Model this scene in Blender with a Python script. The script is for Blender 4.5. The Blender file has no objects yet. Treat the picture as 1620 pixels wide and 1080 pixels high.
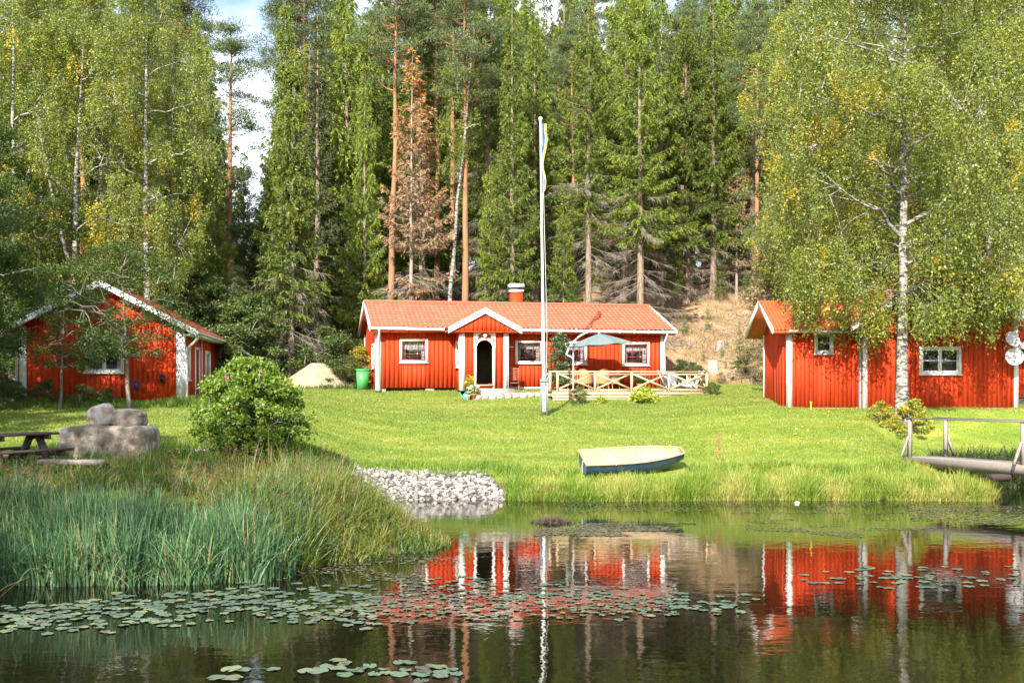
import bpy, math, random
import numpy as np
from mathutils import Matrix, Vector

# ------------------------------------------------------------------ camera, sky, sun, exposure
S = bpy.context.scene
COL = S.collection
F = 1750.0; EYE = 3.1                       # focal length in photo pixels, eye height over the pond
cam_d = bpy.data.cameras.new('camera'); cam = bpy.data.objects.new('camera', cam_d); COL.objects.link(cam)
cam.location = (0, 0, EYE); cam.rotation_euler = (math.radians(90), 0, 0)
cam_d.sensor_width = 36; cam_d.lens = 36*F/1620; cam_d.shift_y = 74/1620
cam_d.clip_start = 0.1; cam_d.clip_end = 3000
S.camera = cam

SUN_EL = math.radians(33); SUN_AZ = math.radians(17)      # sun behind the camera, to the left
SUN_T = Vector((math.sin(SUN_AZ)*math.cos(SUN_EL), math.cos(SUN_AZ)*math.cos(SUN_EL), -math.sin(SUN_EL)))
sun_d = bpy.data.lights.new('sun', 'SUN'); sun = bpy.data.objects.new('sun', sun_d); COL.objects.link(sun)
sun_d.energy = 4.6; sun_d.angle = math.radians(0.5); sun_d.color = (1.0, 0.94, 0.84)
sun.rotation_euler = SUN_T.to_track_quat('-Z', 'Y').to_euler()

W = bpy.data.worlds.new('World'); S.world = W; W.use_nodes = True
nt = W.node_tree; N = nt.nodes; K = nt.links; N.clear()
sky = N.new('ShaderNodeTexSky'); sky.sky_type = 'NISHITA'; sky.sun_disc = False
sky.sun_elevation = SUN_EL; sky.sun_rotation = math.radians(180) + SUN_AZ
sky.air_density = 1.0; sky.dust_density = 1.5
tc = N.new('ShaderNodeTexCoord'); mp = N.new('ShaderNodeMapping'); mp.inputs['Scale'].default_value = (1.2, 1.2, 3.0)
mp.inputs['Location'].default_value = (0.35, 0.2, 0.1)
cn = N.new('ShaderNodeTexNoise'); cn.inputs['Scale'].default_value = 3.2; cn.inputs['Detail'].default_value = 9; cn.inputs['Roughness'].default_value = 0.55
cr = N.new('ShaderNodeValToRGB'); cr.color_ramp.elements[0].position = 0.43; cr.color_ramp.elements[1].position = 0.60
mx = N.new('ShaderNodeMix'); mx.data_type = 'RGBA'
mx.inputs['B'].default_value = (7.0, 7.6, 8.4, 1)
bg = N.new('ShaderNodeBackground'); bg.inputs['Strength'].default_value = 0.115
wo = N.new('ShaderNodeOutputWorld')
K.new(tc.outputs['Generated'], mp.inputs['Vector']); K.new(mp.outputs[0], cn.inputs['Vector']); K.new(cn.outputs['Fac'], cr.inputs['Fac'])
K.new(cr.outputs['Color'], mx.inputs['Factor']); K.new(sky.outputs[0], mx.inputs['A']); K.new(mx.outputs['Result'], bg.inputs['Color']); K.new(bg.outputs[0], wo.inputs['Surface'])

S.view_settings.view_transform = 'Standard'; S.view_settings.look = 'None'
S.view_settings.exposure = 1.29; S.view_settings.gamma = 1.0
S.render.engine = 'CYCLES'
S.cycles.max_bounces = 8; S.cycles.diffuse_bounces = 3; S.cycles.glossy_bounces = 3
S.cycles.transmission_bounces = 4; S.cycles.transparent_max_bounces = 6
S.cycles.caustics_reflective = False; S.cycles.caustics_refractive = False

# ------------------------------------------------------------------ helpers
R0 = np.random.default_rng(7)
def PX(px, d): return (px-810)*d/F
def PZ(py, d): return EYE-(py-614)*d/F

class MB:
    """collects shapes, builds ONE mesh object"""
    def __init__(self): self.V=[]; self.L=[]; self.C=[]; self.A=[]; self.n=0; self.T=None; self.P=[]; self.pid=0
    def add(self, v, f, var=0.5):
        v = np.asarray(v, float)
        if self.T is not None:
            m = np.array(self.T); v = v @ m[:3,:3].T + m[:3,3]
        f = np.asarray(f, np.int64)
        self.V.append(v); self.L.append((f+self.n).ravel()); self.C.append(np.full(len(f), f.shape[1], np.int64))
        a = np.asarray(var, float); self.A.append(np.full(len(f), float(a)) if a.ndim == 0 else a)
        self.n += len(v); self.P.append(self.pid); return self
    def hexa(self, b, t, var=.5):
        self.pid += 1
        self.add(np.array(list(b)+list(t)), [[3,2,1,0],[4,5,6,7],[0,1,5,4],[1,2,6,5],[2,3,7,6],[3,0,4,7]], var)
    def box(self, x0, x1, y0, y1, z0, z1, var=.5):
        self.hexa([(x0,y0,z0),(x1,y0,z0),(x1,y1,z0),(x0,y1,z0)], [(x0,y0,z1),(x1,y0,z1),(x1,y1,z1),(x0,y1,z1)], var)
    def beam(self, p, q, w, h, up=(0,0,1), var=.5):
        p = np.array(p, float); q = np.array(q, float); d = (q-p)/np.linalg.norm(q-p); u = np.array(up, float)
        s = np.cross(d, u); s /= np.linalg.norm(s); u = np.cross(s, d); s = s*w/2; u = u*h/2
        self.hexa([p-s-u, p+s-u, q+s-u, q-s-u], [p-s+u, p+s+u, q+s+u, q-s+u], var)
    def poly(self, pts, y0, y1, var=.5):
        """polygon (x,z) counter-clockwise seen from -y, extruded from y0 to y1"""
        self.pid += 1; n = len(pts); a = [(x,y0,z) for x,z in pts]; b = [(x,y1,z) for x,z in pts]
        self.add(a, [list(range(n))], var); self.add(b, [list(range(n))[::-1]], var)
        self.add(a+b, [[(i+1)%n, i, n+i, n+(i+1)%n] for i in range(n)], var)
    def tube(self, path, rad, n=8, var=.5, cap=True):
        self.pid += 1; P = np.asarray(path, float); k = len(P); rad = np.broadcast_to(np.asarray(rad, float), (k,))
        t = np.gradient(P, axis=0); t /= (np.linalg.norm(t, axis=1, keepdims=True)+1e-9)
        ref = np.array([0,0,1.]) if abs(t[:,2]).mean() < .8 else np.array([1.,0,0])
        s = np.cross(t, ref); s /= (np.linalg.norm(s, axis=1, keepdims=True)+1e-9); u = np.cross(s, t)
        a = np.arange(n)*2*math.pi/n
        v = P[:,None]+rad[:,None,None]*(np.cos(a)[None,:,None]*s[:,None]+np.sin(a)[None,:,None]*u[:,None])
        i = np.arange(k-1)[:,None]*n; j = np.arange(n)[None]; j2 = (j+1)%n
        f = np.stack([i+j, i+j2, i+n+j2, i+n+j], -1).reshape(-1,4)
        self.add(v.reshape(-1,3), f, var)
        if cap and n > 3:
            self.add(v[0], [list(range(n))], var); self.add(v[-1], [list(range(n))[::-1]], var)
    def lathe(self, prof, c=(0,0,0), n=16, var=.5, sx=1, sy=1):
        P = np.array(prof, float); a = np.arange(n)*2*math.pi/n
        v = np.stack([P[:,0,None]*np.cos(a)*sx+c[0], P[:,0,None]*np.sin(a)*sy+c[1], np.repeat(P[:,1,None], n, 1)+c[2]], -1)
        i = np.arange(len(P)-1)[:,None]*n; j = np.arange(n)[None]; j2 = (j+1)%n
        self.add(v.reshape(-1,3), np.stack([i+j, i+j2, i+n+j2, i+n+j], -1).reshape(-1,4), var)
    def grid(self, X, Y, Z, var=.5):
        h, w = X.shape; v = np.stack([X,Y,Z],-1).reshape(-1,3)
        i = np.arange(h-1)[:,None]*w; j = np.arange(w-1)[None]
        self.add(v, np.stack([i+j, i+j+1, i+w+j+1, i+w+j],-1).reshape(-1,4), var)
    def tris(self, a, b, c, var=.5):
        n = len(a); v = np.stack([a,b,c],1).reshape(-1,3); self.add(v, np.arange(n*3).reshape(-1,3), var)
    def quads(self, a, b, c, d, var=.5):
        n = len(a); v = np.stack([a,b,c,d],1).reshape(-1,3); self.add(v, np.arange(n*4).reshape(-1,4), var)
    def mesh(self, name, mat, smooth=False):
        me = bpy.data.meshes.new(name); V = np.concatenate(self.V); L = np.concatenate(self.L); C = np.concatenate(self.C)
        me.vertices.add(len(V)); me.vertices.foreach_set('co', V.ravel())
        me.loops.add(len(L)); me.loops.foreach_set('vertex_index', L)
        me.polygons.add(len(C)); st = np.concatenate([[0], np.cumsum(C)[:-1]]); me.polygons.foreach_set('loop_start', st)
        if smooth: me.polygons.foreach_set('use_smooth', np.ones(len(C), bool))
        at = me.attributes.new('var', 'FLOAT', 'FACE'); at.data.foreach_set('value', np.concatenate(self.A))
        me.update(calc_edges=True)
        if mat: me.materials.append(mat)
        return me
    def split(self, name, mat, parent=None, smooth=False):
        """every piece becomes a part of its own"""
        out = []; off = np.cumsum([0]+[len(v) for v in self.V])
        for p in sorted(set(self.P)):
            q = MB(); 
            for i, pp in enumerate(self.P):
                if pp == p: q.V.append(self.V[i]); q.L.append(self.L[i]-off[i]+q.n); q.C.append(self.C[i]); q.A.append(self.A[i]); q.n += len(self.V[i])
            out.append(q.build(name, mat, parent, smooth))
        return out
    def build(self, name, mat, parent=None, smooth=False, loc=None):
        return ob(name, self.mesh(name, mat, smooth), parent, loc)

def ob(name, me, parent=None, loc=None):
    o = bpy.data.objects.new(name, me); COL.objects.link(o)
    if parent: o.parent = parent
    if loc is not None: o.location = loc
    return o
def tag(o, label=None, cat=None, group=None, kind=None):
    for k, v in (('label',label),('category',cat),('group',group),('kind',kind)):
        if v: o[k] = v
    return o
def empty(name, loc, rz=0, **kw):
    o = bpy.data.objects.new(name, None); COL.objects.link(o); o.location = loc; o.rotation_euler = (0,0,rz)
    o.empty_display_size = .2
    return tag(o, **kw)
def copy_tree(o, parent=None):
    c = o.copy(); COL.objects.link(c)
    if parent: c.parent = parent
    for ch in [x for x in bpy.data.objects if x.parent == o]: copy_tree(ch, c)
    return c

def vnoise(x, y, seed=0):
    x = np.asarray(x, float); y = np.asarray(y, float)
    xi = np.floor(x).astype(np.int64); yi = np.floor(y).astype(np.int64); fx = x-xi; fy = y-yi
    def h(a, b):
        k = (a*374761393+b*668265263+seed*1274126177) & 0xffffffff
        k = ((k ^ (k >> 13))*1103515245) & 0xffffffff
        return ((k ^ (k >> 16)) & 0xffff)/65535.
    fx = fx*fx*(3-2*fx); fy = fy*fy*(3-2*fy)
    return (h(xi,yi)*(1-fx)+h(xi+1,yi)*fx)*(1-fy)+(h(xi,yi+1)*(1-fx)+h(xi+1,yi+1)*fx)*fy
def fbm(x, y, seed=0, o=4):
    s = 0; a = .5
    for k in range(o): s = s+a*vnoise(x*2**k, y*2**k, seed+k); a /= 2
    return s
def sstep(a, b, x): t = np.clip((np.asarray(x, float)-a)/(b-a), 0, 1); return t*t*(3-2*t)

# ------------------------------------------------------------------ materials
def newmat(name):
    m = bpy.data.materials.new(name); m.use_nodes = True; n = m.node_tree.nodes; n.clear()
    return m, n, m.node_tree.links
def ramp(n, stops):
    r = n.new('ShaderNodeValToRGB'); e = r.color_ramp.elements
    e[0].position = stops[0][0]; e[0].color = (*stops[0][1], 1); e[1].position = stops[-1][0]; e[1].color = (*stops[-1][1], 1)
    for p, c in stops[1:-1]:
        q = e.new(p); q.color = (*c, 1)
    return r
def surf(name, c1, c2=None, scale=6, stretch=(1,1,1), rough=.7, bump=.0, bscale=None, metal=0, spec=.5, detail=5, contrast=(.35,.65), c3=None, var=0):
    m, n, k = newmat(name); c2 = c2 or tuple(x*.75 for x in c1)
    tc = n.new('ShaderNodeTexCoord'); mp = n.new('ShaderNodeMapping'); mp.inputs['Scale'].default_value = stretch
    no = n.new('ShaderNodeTexNoise'); no.inputs['Scale'].default_value = scale; no.inputs['Detail'].default_value = detail
    k.new(tc.outputs['Object'], mp.inputs[0]); k.new(mp.outputs[0], no.inputs['Vector'])
    st = [(contrast[0], c1), (contrast[1], c2)]
    if c3: st = [(contrast[0], c1), (sum(contrast)/2, c2), (contrast[1], c3)]
    r = ramp(n, st); k.new(no.outputs['Fac'], r.inputs['Fac'])
    p = n.new('ShaderNodeBsdfPrincipled'); o = n.new('ShaderNodeOutputMaterial')
    src = r.outputs['Color']
    if var:
        at = n.new('ShaderNodeAttribute'); at.attribute_name = 'var'
        mr = n.new('ShaderNodeMapRange'); mr.inputs['To Min'].default_value = 1-var; mr.inputs['To Max'].default_value = 1+var
        k.new(at.outputs['Fac'], mr.inputs['Value'])
        mm = n.new('ShaderNodeVectorMath'); mm.operation = 'SCALE'; k.new(src, mm.inputs[0]); k.new(mr.outputs[0], mm.inputs['Scale']); src = mm.outputs[0]
    k.new(src, p.inputs['Base Color']); p.inputs['Roughness'].default_value = rough; p.inputs['Metallic'].default_value = metal
    p.inputs['Specular IOR Level'].default_value = spec
    if bump:
        b2 = n.new('ShaderNodeTexNoise'); b2.inputs['Scale'].default_value = bscale or scale*4; b2.inputs['Detail'].default_value = 6
        k.new(mp.outputs[0], b2.inputs['Vector']); b = n.new('ShaderNodeBump'); b.inputs['Strength'].default_value = .8; b.inputs['Distance'].default_value = bump
        k.new(b2.outputs['Fac'], b.inputs['Height']); k.new(b.outputs[0], p.inputs['Normal'])
    k.new(p.outputs[0], o.inputs['Surface']); return m
def leafmat(name, stops, trans=.35, rnd=.12, gloss=.04):
    """stops over the per-leaf attribute 'var'"""
    m, n, k = newmat(name)
    at = n.new('ShaderNodeAttribute'); at.attribute_name = 'var'
    r = ramp(n, stops); k.new(at.outputs['Fac'], r.inputs['Fac'])
    oi = n.new('ShaderNodeObjectInfo'); mr = n.new('ShaderNodeMapRange'); mr.inputs['To Min'].default_value = 1-rnd; mr.inputs['To Max'].default_value = 1+rnd
    k.new(oi.outputs['Random'], mr.inputs['Value'])
    mm = n.new('ShaderNodeVectorMath'); mm.operation = 'SCALE'; k.new(r.outputs['Color'], mm.inputs[0]); k.new(mr.outputs[0], mm.inputs['Scale'])
    d = n.new('ShaderNodeBsdfDiffuse'); t = n.new('ShaderNodeBsdfTranslucent'); mix = n.new('ShaderNodeMixShader'); mix.inputs[0].default_value = trans
    k.new(mm.outputs[0], d.inputs['Color']); k.new(mm.outputs[0], t.inputs['Color']); k.new(d.outputs[0], mix.inputs[1]); k.new(t.outputs[0], mix.inputs[2])
    g = n.new('ShaderNodeBsdfGlossy'); g.inputs['Roughness'].default_value = .5; g.inputs['Color'].default_value = (.8,.8,.8,1)
    m2 = n.new('ShaderNodeMixShader'); m2.inputs[0].default_value = gloss; k.new(mix.outputs[0], m2.inputs[1]); k.new(g.outputs[0], m2.inputs[2])
    o = n.new('ShaderNodeOutputMaterial'); k.new(m2.outputs[0], o.inputs['Surface']); return m

M = {}
M['red'] = surf('falu_red_paint', (.59,.054,.010), (.45,.038,.008), 2, (3,3,.5), .75, .002, 40, var=.06, spec=.25)
M['red_dark'] = surf('oxblood_sash_paint', (.30,.035,.025), (.26,.03,.02), 8, rough=.5)
M['white'] = surf('white_paint', (.80,.79,.76), (.70,.69,.66), 5, (3,3,.7), .5, .001, 40)
M['oldwhite'] = surf('weathered_white_paint', (.62,.62,.60), (.45,.46,.45), 9, (3,3,.7), .6, .001, 40)
M['tile'] = surf('roof_tile', (.46,.120,.068), (.38,.092,.050), 9, rough=.6, contrast=(.3,.7), spec=.25, var=.22)
M['tile2'] = surf('roof_sheet', (.52,.10,.030), (.46,.085,.026), 4, rough=.5, spec=.3)
M['stone'] = surf('plinth_stone', (.42,.37,.31), (.22,.19,.16), 3, rough=.9, bump=.02, bscale=12)
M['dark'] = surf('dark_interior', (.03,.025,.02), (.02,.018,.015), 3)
M['curtain'] = surf('curtain_cloth', (.8,.8,.78), (.55,.55,.55), 14, (4,4,.3), .9)
M['grey_metal'] = surf('galvanised_metal', (.42,.44,.46), (.34,.36,.38), 8, rough=.45, metal=.4)
M['slate'] = surf('slate_grey_paint', (.20,.235,.25), (.17,.20,.215), 8, rough=.5)
M['plank'] = surf('deck_plank', (.62,.45,.29), (.46,.33,.21), 5, (6,1,6), .75, .002, 30, var=.15)
M['greywood'] = surf('weathered_wood', (.32,.275,.235), (.20,.17,.145), 5, (8,1,8), .85, .003, 30, var=.15)
M['darkwood'] = surf('stained_wood', (.075,.045,.032), (.04,.026,.02), 5, (1,8,8), .6, .003, 30)
M['spruce_bark'] = surf('spruce_bark', (.30,.225,.165), (.17,.125,.095), 5, (2,2,.6), .95, .02, 14)
M['pine_bark'] = surf('pine_bark', (.42,.19,.085), (.24,.13,.08), 2.2, (1.5,1.5,.35), .95, .02, 12)
M['dead_wood'] = surf('dead_twigs', (.34,.29,.23), (.24,.20,.16), 4, rough=.95)
M['grey_bark'] = surf('grey_bark', (.22,.20,.17), (.12,.11,.095), 5, (2,2,.7), .95, .01, 20)
m, n, k = newmat('birch_bark')
tc = n.new('ShaderNodeTexCoord'); mp = n.new('ShaderNodeMapping'); mp.inputs['Scale'].default_value = (2.2,2.2,7)
no = n.new('ShaderNodeTexNoise'); no.inputs['Scale'].default_value = 1.6; no.inputs['Detail'].default_value = 5; no.inputs['Roughness'].default_value = .7
k.new(tc.outputs['Object'], mp.inputs[0]); k.new(mp.outputs[0], no.inputs['Vector'])
r = ramp(n, [(.43,(.05,.045,.04)), (.51,(.25,.235,.21)), (.66,(.48,.455,.41))]); k.new(no.outputs['Fac'], r.inputs[0])
p = n.new('ShaderNodeBsdfPrincipled'); p.inputs['Roughness'].default_value = .85; k.new(r.outputs[0], p.inputs['Base Color'])
o = n.new('ShaderNodeOutputMaterial'); k.new(p.outputs[0], o.inputs[0]); M['birch_bark'] = m

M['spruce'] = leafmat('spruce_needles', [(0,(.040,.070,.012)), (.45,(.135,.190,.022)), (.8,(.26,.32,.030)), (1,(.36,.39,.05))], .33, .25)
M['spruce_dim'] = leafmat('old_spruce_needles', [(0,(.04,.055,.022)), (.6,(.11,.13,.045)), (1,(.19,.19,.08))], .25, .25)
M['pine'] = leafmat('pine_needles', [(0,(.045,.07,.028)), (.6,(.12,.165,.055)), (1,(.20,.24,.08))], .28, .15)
M['deadneedle'] = leafmat('withered_needles', [(0,(.20,.14,.085)), (.5,(.36,.25,.15)), (.85,(.42,.24,.11)), (1,(.58,.26,.06))], .25, .05)
M['birch'] = leafmat('birch_leaves', [(0,(.075,.115,.018)), (.45,(.18,.235,.028)), (.8,(.30,.33,.035)), (.9,(.46,.38,.035)), (1,(.75,.47,.01))], .4, .1, .05)
M['aspen'] = leafmat('aspen_leaves', [(0,(.085,.12,.045)), (.6,(.17,.20,.08)), (1,(.26,.28,.10))], .35, .1, .05)
M['oak'] = leafmat('dark_broad_leaves', [(0,(.030,.055,.012)), (.6,(.075,.115,.024)), (1,(.12,.16,.04))], .35, .1, .02)
M['bush'] = leafmat('bush_leaves', [(0,(.06,.115,.012)), (.5,(.16,.26,.02)), (1,(.32,.42,.035))], .35, .1, .05)
M['greenbush'] = leafmat('undergrowth_leaves', [(0,(.04,.075,.015)), (.5,(.085,.13,.025)), (1,(.16,.19,.04))], .35, .25)
M['yellowbush'] = leafmat('autumn_leaves', [(0,(.16,.17,.02)), (.6,(.38,.33,.03)), (1,(.65,.42,.02))], .4, .1)
M['litter_leaf'] = leafmat('pale_scrub', [(0,(.18,.16,.07)), (.5,(.28,.23,.11)), (1,(.38,.30,.16))], .3, .1)
M['reed'] = leafmat('reed_blades', [(0,(.022,.060,.018)), (.45,(.065,.165,.060)), (.85,(.16,.30,.11)), (1,(.42,.36,.16))], .35, .1, .05)
M['sedge'] = leafmat('sedge_blades', [(0,(.035,.07,.012)), (.35,(.10,.16,.018)), (.65,(.20,.22,.03)), (.85,(.28,.21,.06)), (1,(.33,.18,.09))], .4, .1)
M['bankgrass'] = leafmat('bank_grass', [(0,(.08,.17,.012)), (.4,(.18,.29,.02)), (.75,(.36,.40,.07)), (1,(.50,.42,.14))], .4, .1)
M['lawngrass'] = leafmat('lawn_grass', [(0,(.11,.175,.022)), (.5,(.20,.265,.036)), (.85,(.33,.35,.075)), (1,(.44,.40,.13))], .4, 0)
M['seed'] = leafmat('seed_heads', [(0,(.12,.06,.03)), (1,(.28,.16,.08))], .3, .1)
M['pad'] = leafmat('lily_pad', [(0,(.10,.07,.04)), (.10,(.05,.085,.048)), (.7,(.105,.15,.088)), (.93,(.18,.19,.075)), (1,(.60,.42,.03))], .05, .18, .12)
M['petal_pink'] = surf('pink_petal', (.75,.10,.32), (.6,.07,.25), 30)
M['petal_yellow'] = surf('yellow_petal', (.85,.55,.03), (.8,.42,.02), 30)
M['petal_white'] = surf('white_petal', (.85,.85,.82), (.8,.8,.75), 30)
M['rock'] = surf('granite', (.44,.37,.30), (.28,.22,.17), 3.0, rough=.95, bump=.12, bscale=5, detail=14, c3=(.13,.11,.07), contrast=(.40,.62))
M['rock2'] = surf('pale_granite', (.46,.43,.40), (.30,.20,.15), 4.0, rough=.95, bump=.08, bscale=7, detail=12, contrast=(.45,.6))
M['pebble'] = surf('pebbles', (.29,.265,.24), (.22,.20,.185), 9, rough=.9, var=.8)
M['sand'] = surf('sand', (.42,.33,.21), (.34,.26,.16), 2.5, rough=.95, bump=.12, bscale=5)
M['boat_out'] = surf('boat_hull_paint', (.055,.10,.165), (.04,.075,.13), 3, rough=.4, c3=(.09,.13,.17), contrast=(.35,.7))
M['boat_in'] = surf('boat_inner_gelcoat', (.42,.32,.19), (.34,.25,.14), 3, rough=.6)
M['rope'] = surf('blue_rope', (.40,.50,.56), (.30,.40,.45), 30)
M['wicker'] = surf('wicker', (.50,.27,.10), (.36,.18,.07), 40, rough=.7, bump=.004, bscale=60)
M['canvas'] = surf('parasol_canvas', (.155,.205,.20), (.13,.175,.17), 4, rough=.85)
M['plastic_green'] = surf('green_plastic', (.08,.38,.10), (.07,.33,.09), 5, rough=.4)
M['teal'] = surf('teal_plastic', (.10,.50,.42), (.08,.42,.36), 5, rough=.4)
M['terracotta'] = surf('terracotta', (.58,.20,.08), (.5,.16,.06), 6, rough=.8)
M['blue'] = surf('flag_blue', (.02,.12,.50), (.02,.10,.42), 5, rough=.8)
M['yellow'] = surf('flag_yellow', (.80,.66,.10), (.72,.58,.08), 5, rough=.8)
M['black'] = surf('black_rubber', (.02,.02,.022), (.015,.015,.015), 5, rough=.5)
M['bluebox'] = surf('blue_plastic', (.02,.06,.30), (.02,.05,.24), 5, rough=.4)
M['mud'] = surf('mud_weed', (.10,.075,.05), (.05,.04,.03), 6, rough=.95, var=.4)
M['algae'] = leafmat('floating_weed', [(0,(.07,.075,.04)), (1,(.19,.18,.10))], .1, .1, .05)
# thin window glass
m, n, k = newmat('window_glass')
tr = n.new('ShaderNodeBsdfTransparent'); tr.inputs[0].default_value = (.8,.84,.84,1); g = n.new('ShaderNodeBsdfGlossy'); g.inputs['Roughness'].default_value = .03
ms = n.new('ShaderNodeMixShader'); ms.inputs[0].default_value = .07; o = n.new('ShaderNodeOutputMaterial')
k.new(tr.outputs[0], ms.inputs[1]); k.new(g.outputs[0], ms.inputs[2]); k.new(ms.outputs[0], o.inputs[0]); M['glass'] = m

# ------------------------------------------------------------------ terrain
SHORE = [(-13,17.6),(-8,18.0),(-5.2,18.0),(-4.2,18.4),(-3.2,19.6),(-2.0,20.9),(-1.5,21.6),(-1.5,22.2),(-2.3,23.6),(-3.4,26.0),(-3.9,29.0),(-3.7,30.4),(-2.6,30.8),(-.3,30.9),
         (.4,30.7),(3.2,30.6),(6.5,30.9),(10,30.8),(13.0,30.6),(13.6,31.4),(13.5,33.2),(14.5,34.6),(20,35),(60,36)]
WPOLY = np.array([(-14,14),(-11,9),(-6,4),(60,4)][::1]+SHORE[::-1], float)
def shore_dist(x, y):
    """signed distance to the water's edge, positive on land"""
    x = np.asarray(x, float); y = np.asarray(y, float); d = np.full(x.shape, 1e9); ins = np.zeros(x.shape, bool)
    n = len(WPOLY)
    for i in range(n):
        a = WPOLY[i]; b = WPOLY[(i+1)%n]; e = b-a
        t = np.clip(((x-a[0])*e[0]+(y-a[1])*e[1])/(e@e), 0, 1)
        d = np.minimum(d, np.hypot(x-a[0]-t*e[0], y-a[1]-t*e[1]))
        c = ((a[1] > y) != (b[1] > y)); xx = a[0]+(y-a[1])/(e[1] if abs(e[1]) > 1e-9 else 1e-9)*e[0]
        ins ^= (c & (x < xx))
    return np.where(ins, -d, d)
def itp(pts, v): p = np.array(pts, float); return np.interp(v, p[:,0], p[:,1])
LC = [(-50,1.2),(16,.8),(30.8,.45),(32.3,.68),(35,1.13),(39.2,2.02),(40.2,2.13),(42.5,2.42),(44.3,2.68),(45.7,3.02),(48,3.08),(50.5,3.4),(56,5.6),(62,7.85),(75,11),(110,15),(200,20),(600,30)]
LL = [(-50,1.2),(16,1.0),(20,1.05),(22,1.2),(26,1.37),(29,1.6),(35,2.2),(40,2.62),(46,3.0),(60,3.4),(100,6),(200,12),(600,25)]
LR = [(-50,1.2),(16,.8),(30.8,.45),(32.3,.68),(36,1.55),(38.8,2.36),(41,2.55),(44,2.8),(49,3.3),(56,5.6),(62,7.85),(75,11),(110,15),(200,20),(600,30)]
BK = [(-8,-1.6),(-2,-.6),(0,-.03),(.3,.16),(1,.42),(1.5,.70),(3,1.45),(4.5,2.7),(20,12),(900,500)]
def ground(x, y):
    x = np.asarray(x, float); y = np.asarray(y, float)
    wl = sstep(-3.5,-8.5,x); wl = np.where(y > 48, np.maximum(wl, sstep(-3,-9,x)), wl); wr = sstep(5,9,x)
    g = itp(LC,y)*(1-wl)*(1-wr)+itp(LL,y)*wl+itp(LR,y)*wr*(1-wl)
    b = itp(BK, shore_dist(x,y))
    kk = .12; h = np.clip(.5+.5*(g-b)/kk, 0, 1); z = g*(1-h)+b*h-kk*h*(1-h)
    land = sstep(0,1.5,shore_dist(x,y)); far = sstep(48,56,y)
    return z+land*((fbm(x*.35,y*.35,3)-.47)*.14+(fbm(x*1.3,y*1.3,9,2)-.36)*.03)+far*(fbm(x*.22,y*.22,5)-.47)*1.0
def gz(x, y): return float(ground(np.array([x]), np.array([y]))[0])

def axis(segs):
    out = []
    for a, b, s in segs: out.append(np.arange(a, b, s))
    out.append([segs[-1][1]]); return np.concatenate(out)
ax = axis([(-420,-60,20),(-60,-22,1.2),(-22,22,.14),(22,60,1.2),(60,420,20)])
ay = axis([(-200,0,10),(0,15,.8),(15,50,.14),(50,75,.4),(75,130,1.5),(130,600,25)])
GX, GY = np.meshgrid(ax, ay); GZ = ground(GX, GY)
mb = MB(); mb.grid(GX, GY, GZ); me = mb.mesh('ground', None, True)
# zones: r lawn, g logged hillside litter, b gravel
sd = shore_dist(GX, GY); nz = fbm(GX*.8, GY*.8, 21)-.47
def beach(x, y):
    """the pebble beach and the stony strip running left from it"""
    n_ = (fbm(np.asarray(x)*1.5, np.asarray(y)*1.5, 33)-.47)*.5
    a = (x > -4.6+n_) & (x < -.15+n_+(30.9-y)*.5) & (y < 32.35+n_*.5+.0*x) & (y > 29.0)
    b = (x > -12) & (x < -3.8) & (np.abs(y-(29.4+(x+3.8)*.42)) < .38+n_)
    return a | b
hill = sstep(48.5,50,GY+nz*2)*sstep(2,5,GX)*(1-sstep(66,72,GY))
lawn = sstep(.75,1.35,sd+nz)*(1-sstep(48.5,50.5,GY+nz*2))
grav = beach(GX, GY).astype(float)
ca = me.color_attributes.new('zone', 'FLOAT_COLOR', 'POINT')
ca.data.foreach_set('color', np.stack([lawn, hill, grav, np.ones_like(hill)], -1).astype(np.float32).ravel())
m, n, k = newmat('ground')
zc = n.new('ShaderNodeAttribute'); zc.attribute_name = 'zone'; sp = n.new('ShaderNodeSeparateColor'); k.new(zc.outputs['Color'], sp.inputs[0])
tc = n.new('ShaderNodeTexCoord')
def tex(scale, stretch, stops, detail=6, rough=.6):
    mp = n.new('ShaderNodeMapping'); mp.inputs['Scale'].default_value = stretch; t = n.new('ShaderNodeTexNoise'); t.inputs['Scale'].default_value = scale
    t.inputs['Detail'].default_value = detail; t.inputs['Roughness'].default_value = rough
    k.new(tc.outputs['Object'], mp.inputs[0]); k.new(mp.outputs[0], t.inputs['Vector']); r = ramp(n, stops); k.new(t.outputs['Fac'], r.inputs[0]); return r, t
dirt, t0 = tex(2.5, (1,1,1), [(.3,(.045,.042,.02)), (.5,(.10,.085,.04)), (.7,(.09,.12,.03))])
gl, t1 = tex(1.1, (.45,1.6,1), [(.30,(.10,.165,.022)), (.5,(.165,.225,.03)), (.66,(.27,.28,.055)), (.8,(.36,.31,.12))], 8, .62)
lit, t2 = tex(1.6, (1,1,1), [(.3,(.20,.17,.06)), (.45,(.36,.21,.12)), (.6,(.42,.28,.17)), (.72,(.24,.23,.07))], 10, .7)
gr, t3 = tex(9, (1,1,1), [(.35,(.05,.045,.04)), (.6,(.16,.14,.12))])
def mixc(a, b, f):
    x = n.new('ShaderNodeMix'); x.data_type = 'RGBA'; k.new(f, x.inputs['Factor']); k.new(a, x.inputs['A']); k.new(b, x.inputs['B']); return x.outputs['Result']
c = mixc(dirt.outputs[0], gl.outputs[0], sp.outputs[0]); c = mixc(c, lit.outputs[0], sp.outputs[1]); c = mixc(c, gr.outputs[0], sp.outputs[2])
p = n.new('ShaderNodeBsdfPrincipled'); p.inputs['Roughness'].default_value = .95; p.inputs['Specular IOR Level'].default_value = .1
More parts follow.
